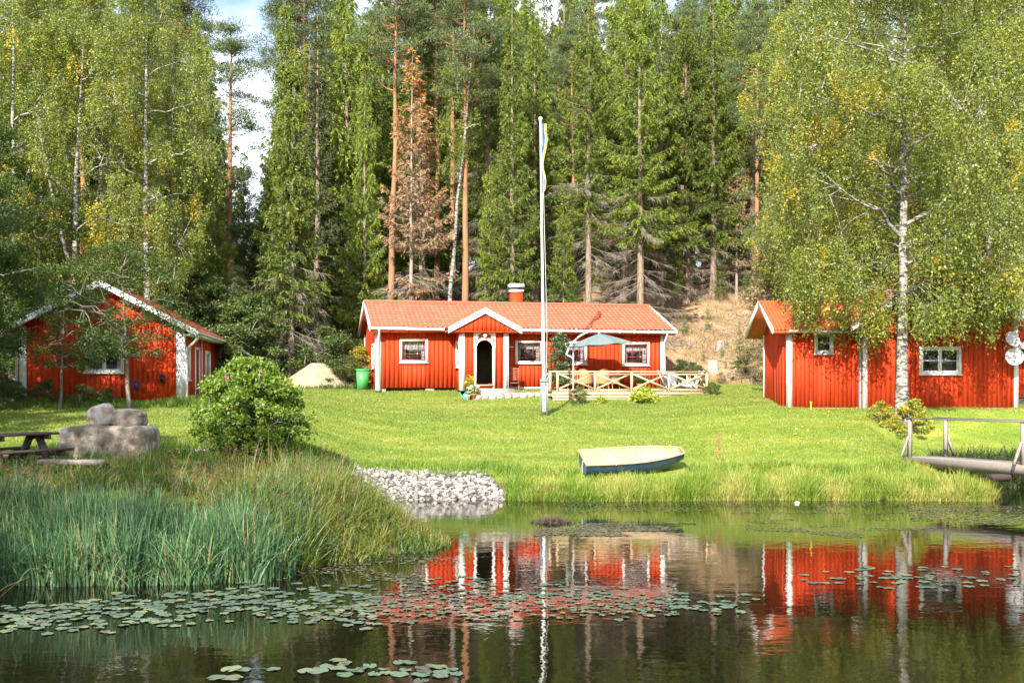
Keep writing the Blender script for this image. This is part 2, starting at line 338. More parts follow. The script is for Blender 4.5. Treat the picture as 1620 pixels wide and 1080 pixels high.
k.new(c, p.inputs['Base Color']); bt = n.new('ShaderNodeTexNoise'); bt.inputs['Scale'].default_value = 14; bt.inputs['Detail'].default_value = 6; k.new(tc.outputs['Object'], bt.inputs['Vector'])
b = n.new('ShaderNodeBump'); b.inputs['Strength'].default_value = .7; b.inputs['Distance'].default_value = .05; k.new(bt.outputs[0], b.inputs['Height']); k.new(b.outputs[0], p.inputs['Normal'])
o = n.new('ShaderNodeOutputMaterial'); k.new(p.outputs[0], o.inputs[0]); me.materials.append(m)
tag(ob('ground', me), kind='structure')

# water
m, n, k = newmat('pond_water')
p = n.new('ShaderNodeBsdfPrincipled'); p.inputs['Base Color'].default_value = (.005,.005,.0025,1); p.inputs['Roughness'].default_value = .015; p.inputs['IOR'].default_value = 1.6
tc = n.new('ShaderNodeTexCoord'); hs = []
for sc, st, wgt in ((1.6,(1,1.3,1),1.0), (6.5,(.8,1.5,1),.30), (22,(.8,1.4,1),.04)):
    mp = n.new('ShaderNodeMapping'); mp.inputs['Scale'].default_value = st; t = n.new('ShaderNodeTexNoise'); t.inputs['Scale'].default_value = sc; t.inputs['Detail'].default_value = 2
    k.new(tc.outputs['Object'], mp.inputs[0]); k.new(mp.outputs[0], t.inputs['Vector']); q = n.new('ShaderNodeMath'); q.operation = 'MULTIPLY'; q.inputs[1].default_value = wgt; k.new(t.outputs['Fac'], q.inputs[0]); hs.append(q)
a1 = n.new('ShaderNodeMath'); k.new(hs[0].outputs[0], a1.inputs[0]); k.new(hs[1].outputs[0], a1.inputs[1])
a2 = n.new('ShaderNodeMath'); k.new(a1.outputs[0], a2.inputs[0]); k.new(hs[2].outputs[0], a2.inputs[1])
b = n.new('ShaderNodeBump'); b.inputs['Strength'].default_value = 1; b.inputs['Distance'].default_value = .0035; k.new(a2.outputs[0], b.inputs['Height']); k.new(b.outputs[0], p.inputs['Normal'])
o = n.new('ShaderNodeOutputMaterial'); k.new(p.outputs[0], o.inputs[0])
mb = MB(); xs, ys = np.meshgrid(np.linspace(-16,62,40), np.linspace(2,38,20)); mb.grid(xs, ys, xs*0)
tag(mb.build('water', m), kind='structure')

# ------------------------------------------------------------------ plants
def unit(v): return v/(np.linalg.norm(v, axis=-1, keepdims=True)+1e-9)
def rdir(rng, n): return unit(rng.normal(size=(n,3)))
def trunk_path(rng, H, n=14, wob=.02, lean=(0,0)):
    t = np.linspace(0,1,n); w = np.cumsum(rng.normal(size=(n,2)), 0)*wob*H/n; w -= w[0]
    return np.stack([w[:,0]+lean[0]*t*H, w[:,1]+lean[1]*t*H, t*H-.3*(t == 0)], -1)
def at_height(path, z):
    return np.stack([np.interp(z, path[:,2], path[:,0]), np.interp(z, path[:,2], path[:,1]), z], -1)
def needles(mb, p, d, rng, l, w, var):
    n = len(p); s = unit(np.cross(d, rdir(rng, n))); l = l*(.6+.8*rng.random(n))[:,None]
    mb.tris(p-s*w, p+s*w, p+d*l, np.clip(var, 0, 1))
def spruce(seed, H=24, R=2.7, cb=.15, droop=1.0, dens=1.0, dead=0.0, vt=.12, lean=(0,0), rt=None, cone=.85):
    """returns (trunk mesh, crown mesh, dead-branch mesh)"""
    rng = np.random.default_rng(seed); path = trunk_path(rng, H, wob=.012, lean=lean); rt = rt or H*.0105+.03
    tk = MB(); tt = path[:,2]/H; tk.tube(path, rt*(1-tt*.93)*(1+.5*np.exp(-np.maximum(tt,0)*40)), 9)
    cr = MB(); db = MB(); zb = cb*H; nb = int((H-zb)/.085*dens)
    z = np.sort(zb+(H-.25-zb)*rng.random(nb)**1.0); q_ = .50; z = np.where(rng.random(nb) < .75, np.minimum(np.round(z/q_)*q_+rng.normal(size=nb)*.05, H-.2), z); t = np.clip((z-zb)/(H-zb), 0, 1)
    env = (1-t)**cone*np.minimum(1,.5+t*3.5); gap = .50+.75*vnoise(z*.9, z*0+seed, seed)
    L = R*env*(.55+.6*rng.random(nb))*gap+.12; az = np.cumsum(2.4+rng.normal(size=nb)*.4)
    a1 = -.10-.35*droop*(1-t)+.85*t; a2 = .12+.10*rng.random(nb)-.25*droop*(1-t)
    def bp(i, s):
        r = L[i]*s; b0 = at_height(path, z[i]); return b0+np.stack([np.cos(az[i])*r, np.sin(az[i])*r, L[i]*(a1[i]*s+a2[i]*s*s+.28*s**3)], -1)
    for i in range(nb):
        if L[i] > .7: s = np.linspace(0,.92,5); tk.tube(bp(np.full(5,i), s), .020*L[i]**.5*(1-s*.8), 3, cap=False)
    m = np.maximum((L/.085).astype(int),3)*2; bi = np.repeat(np.arange(nb), m); n = len(bi)
    s = .12+.88*rng.random(n)**.75; p = bp(bi, s); side = np.where(rng.random(n) < .5, -1, 1)
    out = np.stack([np.cos(az[bi]), np.sin(az[bi]), np.zeros(n)], -1); lat = np.stack([-out[:,1], out[:,0], np.zeros(n)], -1)*side[:,None]
    hang = droop*(.25+.9*rng.random(n)); td = unit(lat*(.9+.2*rng.random(n))[:,None]+out*.75-np.array([0,0,1])*hang[:,None]+rng.normal(size=(n,3))*.15)
    tl = (.16+.34*np.sqrt(L[bi])*(1-s*.65))*(.6+.7*rng.random(n)); bv = rng.random(nb)[bi]
    for k in range(6):
        q = (k+.5*rng.random(n))/6; pp = p+td*(tl*q)[:,None]+np.array([0,0,-1])*(tl*q*q*.35*droop)[:,None]
        d = unit(td+rdir(rng, n)*.75+np.array([0,0,-.15]))
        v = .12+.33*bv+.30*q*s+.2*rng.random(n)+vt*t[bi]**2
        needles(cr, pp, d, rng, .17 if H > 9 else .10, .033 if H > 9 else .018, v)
    if dead > 0:
        nd = int(dead*H*2.2)
        for j in range(nd):
            zz = H*(.03+rng.random()*(cb+.12)); a = rng.random()*6.3; l = R*(.35+.65*rng.random()); s = np.linspace(0,1,7)
            b0 = at_height(path, np.array([zz]))[0]; c = -.15-.45*rng.random(); q = b0+np.stack([np.cos(a)*s*l, np.sin(a)*s*l, l*(c*s+.1*s*s)], -1)
            db.tube(q, .018*(1-s*.75), 3, cap=False)
            for u in range(int(l*9)):
                si = .25+.75*rng.random(); w = b0+np.array([np.cos(a)*si*l, np.sin(a)*si*l, l*(c*si+.1*si*si)]); e = rng.normal(size=3)*.5+np.array([np.cos(a),np.sin(a),-.6]); e = e/np.linalg.norm(e)*(.2+.5*rng.random())
                mid = w+e*.5+np.array([0,0,-.02]); db.tube([w, mid, w+e+np.array([0,0,-.1])], [.009,.007,.003], 3, cap=False)
    return tk.mesh('trunk', None, True), cr.mesh('crown', None), (db.mesh('dead_branches', None) if db.V else None)
def pine(seed, H=24, R=2.6, cb=.62, nclump=85, dens=1.0, lean=(0,0), stubs=8):
    rng = np.random.default_rng(seed); path = trunk_path(rng, H, wob=.02, lean=lean); tt = path[:,2]/H
    tk = MB(); tk.tube(path, (H*.0098)*(1-tt*.85)*(1+.4*np.exp(-np.maximum(tt,0)*40)), 9); cr = MB(); db = MB()
    for i in range(nclump):
        t = rng.random()**.8; z = H*(cb+(1-cb)*t); e = (1-t**2.2)**.6*min(1,.45+t*2.4); r = R*e*(.35+.75*rng.random()); a = rng.random()*6.3
        b0 = at_height(path, np.array([z-r*.15]))[0]; tip = b0+np.array([np.cos(a)*r, np.sin(a)*r, r*(.1+.35*rng.random())+.2]); mid = (b0+tip)/2+np.array([0,0,-.12*r])
        if i % 2 == 0 or r > 1: tk.tube([b0, mid, tip], [.03+.014*r,.03,.012], 3, cap=False)
        n = int(420*dens); sz = .45+.35*rng.random(); q = rdir(rng, n)*(rng.random(n)**.45)[:,None]*np.array([1.25,1.25,.55])*sz
        q += rng.normal(size=3)*.05; keep = vnoise(q[:,0]*5+i, q[:,1]*5+q[:,2]*5, seed) > .33; q = q[keep]; n = len(q)
        d = unit(q*np.array([.6,.6,.3])+np.array([0,0,.55])+rdir(rng, n)*.6)
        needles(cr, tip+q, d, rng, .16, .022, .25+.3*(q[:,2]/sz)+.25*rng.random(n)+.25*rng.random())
    for j in range(stubs):
        z = H*(.25+(cb-.25)*rng.random()); a = rng.random()*6.3; l = .25+rng.random()**3*2.2; b0 = at_height(path, np.array([z]))[0]
        e = b0+np.array([np.cos(a)*l, np.sin(a)*l, l*(.3*rng.random()-.1)]); tk.tube([b0,(b0+e)/2+np.array([0,0,.06*l]),e], [.03,.02,.008], 4)
    return tk.mesh('trunk', None, True), cr.mesh('crown', None), None
def leaves(mb, p, rng, size, var, down=.0, asp=.62):
    n = len(p); d = unit(rdir(rng, n)+np.array([0,0,-down])); s = unit(np.cross(d, rdir(rng, n))); l = (size*(.65+.7*rng.random(n)))[:,None]
    mb.quads(p, p+d*l*.5+s*l*asp*.5, p+d*l, p+d*l*.5-s*l*asp*.5, np.clip(var, 0, 1))
def broadleaf(seed, H, R, cb, rt, nl, size, nlimb=12, ncl=160, hang=0., lean=(0,0), extra=(), yellow=0., cl=.55, topflat=1., gap=.0, forks=None, spread=1., vbase=.3, sq=.5, low=1.):
    """trunk with limbs + a crown of many single leaves hung on twigs"""
    rng = np.random.default_rng(seed); path = trunk_path(rng, H*.93, 12, .035, lean); tk = MB(); tt = path[:,2]/(H*.93)
    tk.tube(path, rt*(1-tt*.9)*(1+.35*np.exp(-np.maximum(tt,0)*30)), 10)
    limbs = [path[path[:,2] > H*cb*.8]]
    for f in (forks or []):
        z0, dx, dy, hh = f; b0 = at_height(path, np.array([z0]))[0]; q = np.linspace(0,1,7)[:,None]
        pp = b0+np.concatenate([dx*q**.8, dy*q**.8, hh*q], 1); tk.tube(pp, rt*.6*(1-q[:,0]*.85), 7); limbs.append(pp)
    for i in range(nlimb):
        t = (i+.5)/nlimb; z = H*(cb+(.9-cb)*t*.95); b0 = at_height(path, np.array([z]))[0]; a = i*2.4+rng.normal()*.4
        env = math.sin(math.pi*min(1,max(.12,(t*.9+.1)))**topflat)**sq; r = R*env*(.65+.3*rng.random())
        q = np.linspace(0,1,7); rise = r*(.75-.35*t)*spread; pp = b0+np.stack([np.cos(a)*r*q, np.sin(a)*r*q, rise*(q-.35*q*q-(.25*hang)*q**3)], -1)
        pp[1:-1] += rng.normal(size=(5,3))*.04*r; tk.tube(pp, rt*.42*(1-t*.6)*(1-q*.86), 5); limbs.append(pp)
    LP = np.concatenate(limbs); cr = MB(); C = []
    while len(C) < ncl:
        t = rng.random()**low; z = H*(cb*.85+(1.0-cb*.85)*t); env = math.sin(math.pi*min(1,max(.05,t*.93+.07))**topflat)**sq
        r = R*env*(rng.random()**.5); a = rng.random()*6.3
        if gap and vnoise(a*1.6+seed, z*.45, seed+4) < gap: continue
        C.append((path[-1,0]*t+np.cos(a)*r, path[-1,1]*t+np.sin(a)*r, z))
    for (ec, er, en) in extra: C += [tuple(np.array(ec)+rng.normal(size=3)*er*np.array([.6,.5,.45])) for _ in range(en)]
    C = np.array(C); per = max(8, nl//ncl)
    for i, c in enumerate(C):
        j = np.argmin(((LP-c)**2).sum(1)+1.5*np.maximum(LP[:,2]-c[2],0)); b0 = LP[j]
        if i % 2 == 0: tk.tube([b0,(b0+c)/2+np.array([0,0,.12*np.linalg.norm(c-b0)]),c], [.022+.012*rt,.014,.005], 3, cap=False)
        isy = rng.random() < yellow; vb = vbase+.22*rng.random()+(.0 if not isy else .42)
        if hang > 0:
            ns = max(3, per//26); o_ = rdir(rng, ns)*np.array([1,1,.6])*cl*(.3+.7*rng.random((ns,1))); ln = hang*(.5+.9*rng.random(ns)); sw = rng.normal(size=(ns,2))*.18
            k_ = per//ns; si = np.repeat(np.arange(ns), k_); u = rng.random(len(si)); p = c+o_[si]+np.stack([sw[si,0]*u, sw[si,1]*u, -ln[si]*u], -1)*1.0+rng.normal(size=(len(si),3))*np.array([.055,.055,.04])
            for a_ in range(0, ns, 4): tk.tube([c+o_[a_]*.2, c+o_[a_], c+o_[a_]+np.array([sw[a_,0],sw[a_,1],-ln[a_]])*.9], [.0045,.0035,.002], 3, cap=False)
        else:
            p = c+rdir(rng, per)*(rng.random(per)**.5)[:,None]*np.array([1,1,.6])*cl*(.6+.7*rng.random())
        n = len(p); v = vb+.25*rng.random(n)
        hot = rng.random(n) < (.45 if isy else yellow*.12); v = np.where(hot, .92+.1*rng.random(n), np.minimum(v, .84))
        leaves(cr, p, rng, size, v, down=.5 if hang else .2)
    return tk.mesh('trunk', None, True), cr.mesh('crown', None), None

def plant(name, meshes, mats, **kw):
    root = empty(name, (0,0,0), 0, **kw)
    for nm_, me_, ma in zip(('trunk','crown','dead_branches'), meshes, mats):
        if me_ is None: continue
        if not me_.materials: me_.materials.append(ma)
        ob(nm_, me_, root)
    return root
class Kind:
    """a prototype plant: first use places it, later uses copy it"""
    def __init__(self, name, meshes, mats, cat='tree'): self.a = (name, meshes, mats); self.o = None; self.cat = cat
    def put(self, x, y, label, sc=1., rz=None, group=None, sxy=1., sink=.12):
        if self.o is None: o = self.o = plant(*self.a)
        else: o = copy_tree(self.o)
        if 'group' in o: del o['group']
        o.location = (x, y, gz(x, y)-sink); o.scale = (sc*sxy, sc*sxy, sc); o.rotation_euler = (0,0, random.random()*6.28 if rz is None else rz)
        tag(o, label, self.cat, group); return o
random.seed(5)
SM = (M['spruce_bark'], M['spruce'], M['dead_wood']); PM = (M['pine_bark'], M['pine'], M['dead_wood'])
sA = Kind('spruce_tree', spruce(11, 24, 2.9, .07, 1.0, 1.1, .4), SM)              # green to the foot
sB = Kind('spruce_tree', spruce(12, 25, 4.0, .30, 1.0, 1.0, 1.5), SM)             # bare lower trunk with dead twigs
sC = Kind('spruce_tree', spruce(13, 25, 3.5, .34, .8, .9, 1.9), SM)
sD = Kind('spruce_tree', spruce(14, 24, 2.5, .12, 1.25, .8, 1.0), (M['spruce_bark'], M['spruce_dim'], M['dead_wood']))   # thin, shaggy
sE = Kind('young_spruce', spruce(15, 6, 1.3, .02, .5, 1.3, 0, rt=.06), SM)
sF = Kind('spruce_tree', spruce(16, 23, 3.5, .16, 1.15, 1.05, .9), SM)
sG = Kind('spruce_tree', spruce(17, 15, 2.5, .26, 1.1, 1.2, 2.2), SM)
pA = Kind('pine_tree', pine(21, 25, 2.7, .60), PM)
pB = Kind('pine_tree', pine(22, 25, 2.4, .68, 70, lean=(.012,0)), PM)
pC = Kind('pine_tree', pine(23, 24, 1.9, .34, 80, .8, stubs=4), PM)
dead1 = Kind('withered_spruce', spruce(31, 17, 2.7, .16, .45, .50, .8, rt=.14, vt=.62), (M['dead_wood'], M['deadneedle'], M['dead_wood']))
BM = (M['birch_bark'], M['birch'])
bA = Kind('birch_tree', broadleaf(41, 19, 3.1, .30, .16, 50000, .085, 14, 210, .9, yellow=.06, cl=.44, gap=.42, sq=.6), BM)
bB = Kind('birch_tree', broadleaf(42, 18, 2.8, .26, .14, 44000, .085, 13, 190, .8, yellow=.09, cl=.44, gap=.40, lean=(.03,.0), forks=[(5,-1.6,.3,7)], sq=.6), BM)
aS = Kind('aspen_tree', broadleaf(43, 16, 2.2, .25, .13, 40000, .09, 12, 150, 0, cl=.55, gap=.30, sq=.6), (M['grey_bark'], M['aspen']))
oK = Kind('broadleaf_tree', broadleaf(44, 11, 3.4, .12, .2, 60000, .10, 14, 230, 0, cl=.6, gap=.2, topflat=.8), (M['grey_bark'], M['oak']))
uA = Kind('leafy_shrub', broadleaf(51, 3.2, 1.4, .02, .04, 15000, .08, 8, 90, 0, cl=.32, gap=.22, topflat=.7), (M['grey_bark'], M['greenbush']), 'shrub')
uB = Kind('leafy_shrub', broadleaf(52, 2.0, 1.2, .02, .03, 9000, .07, 7, 60, 0, cl=.28, gap=.25, topflat=.6), (M['grey_bark'], M['greenbush']), 'shrub')
uY = Kind('autumn_shrub', broadleaf(53, 2.1, .9, .02, .03, 8000, .07, 7, 60, 0, cl=.26, gap=.2, topflat=.6, vbase=.25), (M['grey_bark'], M['yellowbush']), 'shrub')
uS = Kind('pale_scrub', broadleaf(54, 2.6, 1.1, .05, .03, 5500, .07, 8, 60, 0, cl=.34, gap=.3, topflat=.7), (M['grey_bark'], M['litter_leaf']), 'shrub')

def T(k, px, d, label, top=None, sc=1., **kw):
    """place kind k where photo column px meets depth d; optional top row sets its height"""
    x = PX(px, d)
    if top is not None: sc = (PZ(top, d)-gz(x, d))/HT[k]
    return k.put(x, d, label, sc, **kw)
HT = {sA:24, sB:25, sC:25, sD:24, sE:6, sF:23, sG:15, pA:24.8, pB:24.8, pC:24.5, dead1:17, bA:18.8, bB:17.8, aS:15.8, oK:10.8, uA:3.1, uB:1.9, uY:2.0, uS:2.5}

# --- the named front row of the forest, left to right
T(pC, 366, 60, 'lone slender pine standing against the bright sky gap', 26, sxy=1.25)
T(sA, 312, 59, 'dark spruce with its tip just left of the sky gap', 8, sxy=.6)
T(sD, 340, 64, 'thin spruce low in the sky gap behind the lone pine', 150)
T(sF, 262, 55, 'bright green shaggy spruce behind the birch above the left cottage', 175, sxy=.8)
T(sA, 292, 56, 'shaggy spruce right of the white birch trunk', 200, sxy=.75)
T(sD, 175, 60, 'dark spruce showing through the left birches', 120)
T(sF, 340, 57, 'mid green spruce at the foot of the sky gap', 255, sxy=.9)
T(sA, 386, 62, 'small dark spruce filling the bottom of the sky gap', 235, sxy=1.0)
T(sA, 452, 61, 'tall dark spruce closing the right side of the sky gap', 0, sxy=.9)
T(sG, 461, 51, 'sunlit spruce with yellow green skirts and bare reddish lower trunk', 130, sxy=.92)
T(sD, 502, 58, 'grey green lichen hung spruce behind the sunlit skirted one', 20)
T(sF, 548, 60, 'broad spruce left of the thick pine trunks behind the middle house', -30)
T(sA, 578, 57, 'narrow green spruce rising over the left end of the middle roof', 95, sxy=.8)
T(pB, 617, 56, 'tall pine with orange bark just left of the withered spruce', -60, rz=.0)
T(dead1, 650, 54.5, 'withered spruce with rust brown top and pale bare trunk', 70, sxy=.95)
T(dead1, 667, 57, 'second withered spruce, darker trunk, right behind the rust topped one', 120, sxy=1.05)
T(pA, 738, 55.5, 'straight pine with long orange trunk above the middle of the roof', -70, rz=1.)
T(pA, 690, 60, 'pine whose dense crown tops the withered spruces', -30, rz=3.)
T(sA, 812, 54.5, 'light green narrow spruce right above the chimney', -5, sxy=.82)
T(sF, 846, 60, 'spruce behind the flagpole top', 20)
T(sC, 931, 54.5, 'spruce with straight pale trunk above the parasol', -25, sxy=.9)
T(sB, 1013, 54, 'big spruce with thick bare trunk above the right roof end', -45, sxy=.95)
T(sC, 986, 58, 'slim spruce trunk between the two big bare trunked spruces', 30)
T(sF, 1046, 62, 'dense spruce just right of the thickest bare trunk', -10)
T(sB, 1086, 62.5, 'spruce with flared foot at the top of the logged slope', 20)
T(sF, 1128, 63, 'dark green drooping spruce left of the brown withered boughs', -5)
T(dead1, 1165, 63, 'brown withered spruce with tangled boughs left of the right birches', 215, sxy=1.1)
T(pA, 1196, 60, 'pine with a red trunk seen between the spruces and the big birch', 10)
T(aS, 1240, 53, 'grey green aspen left of the big birch', 130, sxy=1.15)
T(sG, 893, 53.5, 'low dry spruce with drooping dead twigs behind the parasol', 330, sxy=1.)
T(sG, 1065, 61.5, 'small spruce with dead skirts on the slope behind the right roof end', 350, sxy=1.)
T(sG, 775, 56, 'leaning dry spruce left of the chimney', 260, sxy=.8)
T(sE, 1140, 62, 'yellow green young spruce at the edge of the logged slope', 405)
T(sE, 1180, 62, 'young spruce next to the brown withered boughs', 420)
# leaning pale birch behind the middle roof
lb = Kind('leaning_birch', broadleaf(61, 17, 1.2, .62, .13, 9000, .08, 6, 50, .5, lean=(.085,0), gap=.2), BM)
lb.put(PX(706,55), 55, 'thin pale birch leaning right between two pines', .98, rz=0)
# --- birches
T(bA, 236, 47, 'tall birch with speckled white trunk right behind the left cottage ridge', -60, rz=.4, sxy=1.05)
T(bB, 112, 47, 'forked birch behind the left slope of the left cottage roof', -40, rz=1.2, sxy=1.15)
T(bA, 22, 48, 'yellowing birch at the upper left edge', -80, rz=2.2, sxy=1.1)
T(bB, 170, 51, 'birch between the forked one and the white trunked one', -20, rz=4., sxy=1.1)
T(bA, 272, 53, 'birch whose yellow flecked crown leans to the sky gap', 30, rz=5., sxy=.7)
T(bA, 60, 52, 'birch in the second row at the left', -70, rz=3.3, sxy=1.1)
T(bA, 1300, 47, 'birch with twin looking trunk left behind the big birch', -30, rz=.9, sxy=1.1)
T(bB, 1265, 50, 'birch above the annex roof', 20, rz=2.6, sxy=1.05)
T(bA, 1490, 48, 'birch right behind the barn peak', -80, rz=4.4, sxy=1.15)
T(bB, 1560, 46, 'birch leaning over the right end of the barn roof', -20, rz=5.5, sxy=1.15)
T(bA, 1620, 47, 'birch at the right edge with yellow patches', -60, rz=.1, sxy=1.1)
T(aS, 1345, 54, 'pale green aspen between the birch tops at right', -60, rz=1, sxy=1.3)
T(aS, 1580, 56, 'fresh green aspen behind the right hand birches', -70, rz=2, sxy=1.4)
# the big birch in front of the barn
hb = Kind('birch_tree', broadleaf(71, 17.2, 4.6, .24, .21, 190000, .082, 24, 640, 1.0, yellow=.09, cl=.48, gap=.36, sq=.36, topflat=.85, vbase=.30, low=1.1, extra=[((1.8,-.5,5.0),1.1,46),((3.1,-.5,4.7),.9,24),((.5,-.6,5.2),1.0,16)]), BM)
hb.put(PX(1427,38.2), 38.2, 'big birch with thick scaly white trunk directly before the barn wall', 1.02, rz=0)
# dark trees round the left cottage
oK.put(PX(-120,36), 36, 'dark leafy tree at the left edge beside the cottage', .98, rz=.4)
oK.put(PX(-8,45), 45, 'dark tree behind the left corner of the left cottage', 1.0, rz=2.4)
oK.put(-18.5, 28.5, 'dark tree just outside the left edge of the lawn', 1.12, rz=1.9)
bA.put(-12.5, 7.5, 'birch on the near left bank beside the photographer', .8, rz=1.1, sxy=1.4)
oK.put(-15.5, 13.5, 'dark tree at the pond corner outside the left edge', 1.15, rz=4.1)
ct = Kind('young_tree', broadleaf(72, 5.6, 2.7, .40,   .075, 15500, .075, 13, 200, 0, cl=.36, gap=.42, lean=(-.05,0), vbase=.3, sq=.5), (M['grey_bark'], M['oak']))
ct.put(PX(205,36.6), 36.6, 'slim grey trunked young tree veiling the left cottage front', 1., rz=0)
ct.put(PX(95,37.6), 37.6, 'small dark tree before the left half of the left cottage', .78, rz=2.5)
# --- bushes and undergrowth
for i, (px, d, top, kd, lab) in enumerate([
    (338,50,455,uA,'bright leafy shrub behind the right side of the left cottage'), (395,49,470,uA,'leafy shrub between the left cottage and the skirted spruce'),
    (300,51,430,uA,'shrub peeping over the left cottage roof slope'), (372,53,420,aS,'small aspen in the undergrowth below the sky gap'),
    (420,52,500,uB,'low shrub under the skirted spruce'), (520,50,520,uB,'low shrub behind the sand heap'), (545,47.8,562,uB,'green shrub between sand heap and green bin'),
    (576,48.6,548,uY,'yellow orange shrub left of the middle house'), (558,49.5,570,uY,'smaller yellow shrub behind the green bin'),
    (270,52,440,uS,'pale dry scrub behind the left cottage ridge'), (1235,50,430,uS,'pale scrub at the upper left of the annex'),
    (1175,50.5,560,uB,'green bush at the foot of the logged slope'), (1098,48.5,572,uB,'green bush behind the deck chair'), (1140,49,585,uS,'pale scrub at the foot of the slope'),
    (1078,48,568,uB,'bush at the right rear corner of the middle house'), (1190,49,545,uS,'pale scrub left of the annex gable'),
    (1160,49.5,592,uB,'low bush beside the deck end'), (20,38.5,600,uB,'dark bush at the left cottage foot'), (75,38.4,598,uB,'dark bush before the cottage window'),
    (130,38.2,606,uB,'low dark bush under the cottage window'), (-5,37,590,uB,'dark bush at the left picture edge'), (170,38.6,610,uB,'small bush beside the young grey trunk')]):
    T(kd, px, d, lab, top, sxy=1.15)
# small saplings on the logged slope
for i, (px, d, top) in enumerate([(1083,56,478), (1142,52.5,535), (1112,52,540), (1148,51,560), (1120,57,470), (1170,53,500)]):
    T(sE, px, d, 'thin green sapling on the logged slope', top, group='saplings on the logged slope', sxy=.55)

# --- forest behind: single trees, no gaps at eye level
rng = np.random.default_rng(77); FOR = [sA, sF, sB, sD, sC, sA, sF, pA, pB]
pts = []
for yy in np.arange(62, 118, 4.2):
    for xx in np.arange(-yy*.60, yy*.60, 3.9):
        x = xx+rng.normal()*1.1; y = yy+rng.normal()*1.3; px = 810+F*x/y
        if y < 66 and 560 < px < 1150 and rng.random() < .3: continue
        if y < 65 and 1030 < px < 1230: continue
        pts.append((x, y, px))
rng.shuffle(pts)
for x, y, px in sorted(pts, key=lambda q: q[1])[:285]:
    kd = FOR[rng.integers(len(FOR))]; sc = (PZ(-60+190*rng.random()**1.2, y)-gz(x, y))/HT[kd]; sc = min(max(sc, .5), 1.35)
    gapw = math.exp(-((px-390)/62)**2); 
    if gapw > .35: sc *= (1-.66*gapw); kd = sA if kd in (pA, pB) else kd
    kd.put(x, y, 'tall conifer deep in the dark forest behind the houses', sc, group='conifers deep in the forest', rz=rng.random()*6.28, sxy=.95+.25*rng.random())

# ------------------------------------------------------------------ houses
class Site:
    """a building's own frame: x along its front, y into its depth, z up from its foot"""
    def __init__(self, x, y, z, deg): self.x, self.y, self.z, self.a = x, y, z, math.radians(deg)
    def u(self, px, py, out=0.):
        k = (px-810)/F; c, s = math.cos(self.a), math.sin(self.a)
        u = (k*(self.y-out*c)-self.x-out*s)/(c-k*s); return u, PZ(py, self.y+u*s-out*c)-self.z
    def world(self, u, v, z=0): c, s = math.cos(self.a), math.sin(self.a); return (self.x+u*c-v*s, self.y+u*s+v*c, self.z+z)
FRONT = Matrix.Identity(4)
def side_frame(x, y, turn):
    """matrix for a wall: local x runs along it, local -y is outside"""
    return Matrix.Translation((x,y,0)) @ Matrix.Rotation(math.radians(turn), 4, 'Z')
def board_wall(mb, L, zb, top, holes=(), thick=.12, pitch=.185, gap=.016, T=None, u0=0., kinks=(), seed=0):
    """boarded wall from u0 to L; top(u) gives its height; holes are (u0,u1,z0,z1)"""
    mb.T = T; rg = np.random.default_rng(seed)
    def strip(a, b, y0, y1, var):
        zs = [(zb, None)]; cuts = sorted([(h[2],h[3]) for h in holes if h[0] < b-1e-4 and h[1] > a+1e-4])
        lo = zb; segs = []
        for c0, c1 in cuts: segs.append((lo, c0, c0)); lo = c1
        segs.append((lo, top(a), top(b)))
        for l, ta, tb in segs:
            if max(ta,tb)-l < .01: continue
            ta = max(ta,l+.001); tb = max(tb,l+.001)
            mb.hexa([(a,y0,l),(b,y0,l),(b,y1,l),(a,y1,l)], [(a,y0,ta),(b,y0,tb),(b,y1,tb),(a,y1,ta)], var)
    ed = sorted(set([u0, L]+[h[i] for h in holes for i in (0,1) if u0 < h[i] < L]+[q for q in kinks if u0 < q < L]))
    for a, b in zip(ed[:-1], ed[1:]): strip(a, b, 0, thick, .5)
    n = int(round((L-u0)/pitch)); w = (L-u0)/n
    for i in range(n):
        a = u0+i*w+gap/2; b = a+w-gap; e = sorted(set([a,b]+[h[j] for h in holes for j in (0,1) if a < h[j] < b]+[q for q in kinks if a < q < b])); v = .2+.6*rg.random()
        for c, d in zip(e[:-1], e[1:]): strip(c, d, -.018, -.001, v)
    mb.T = None
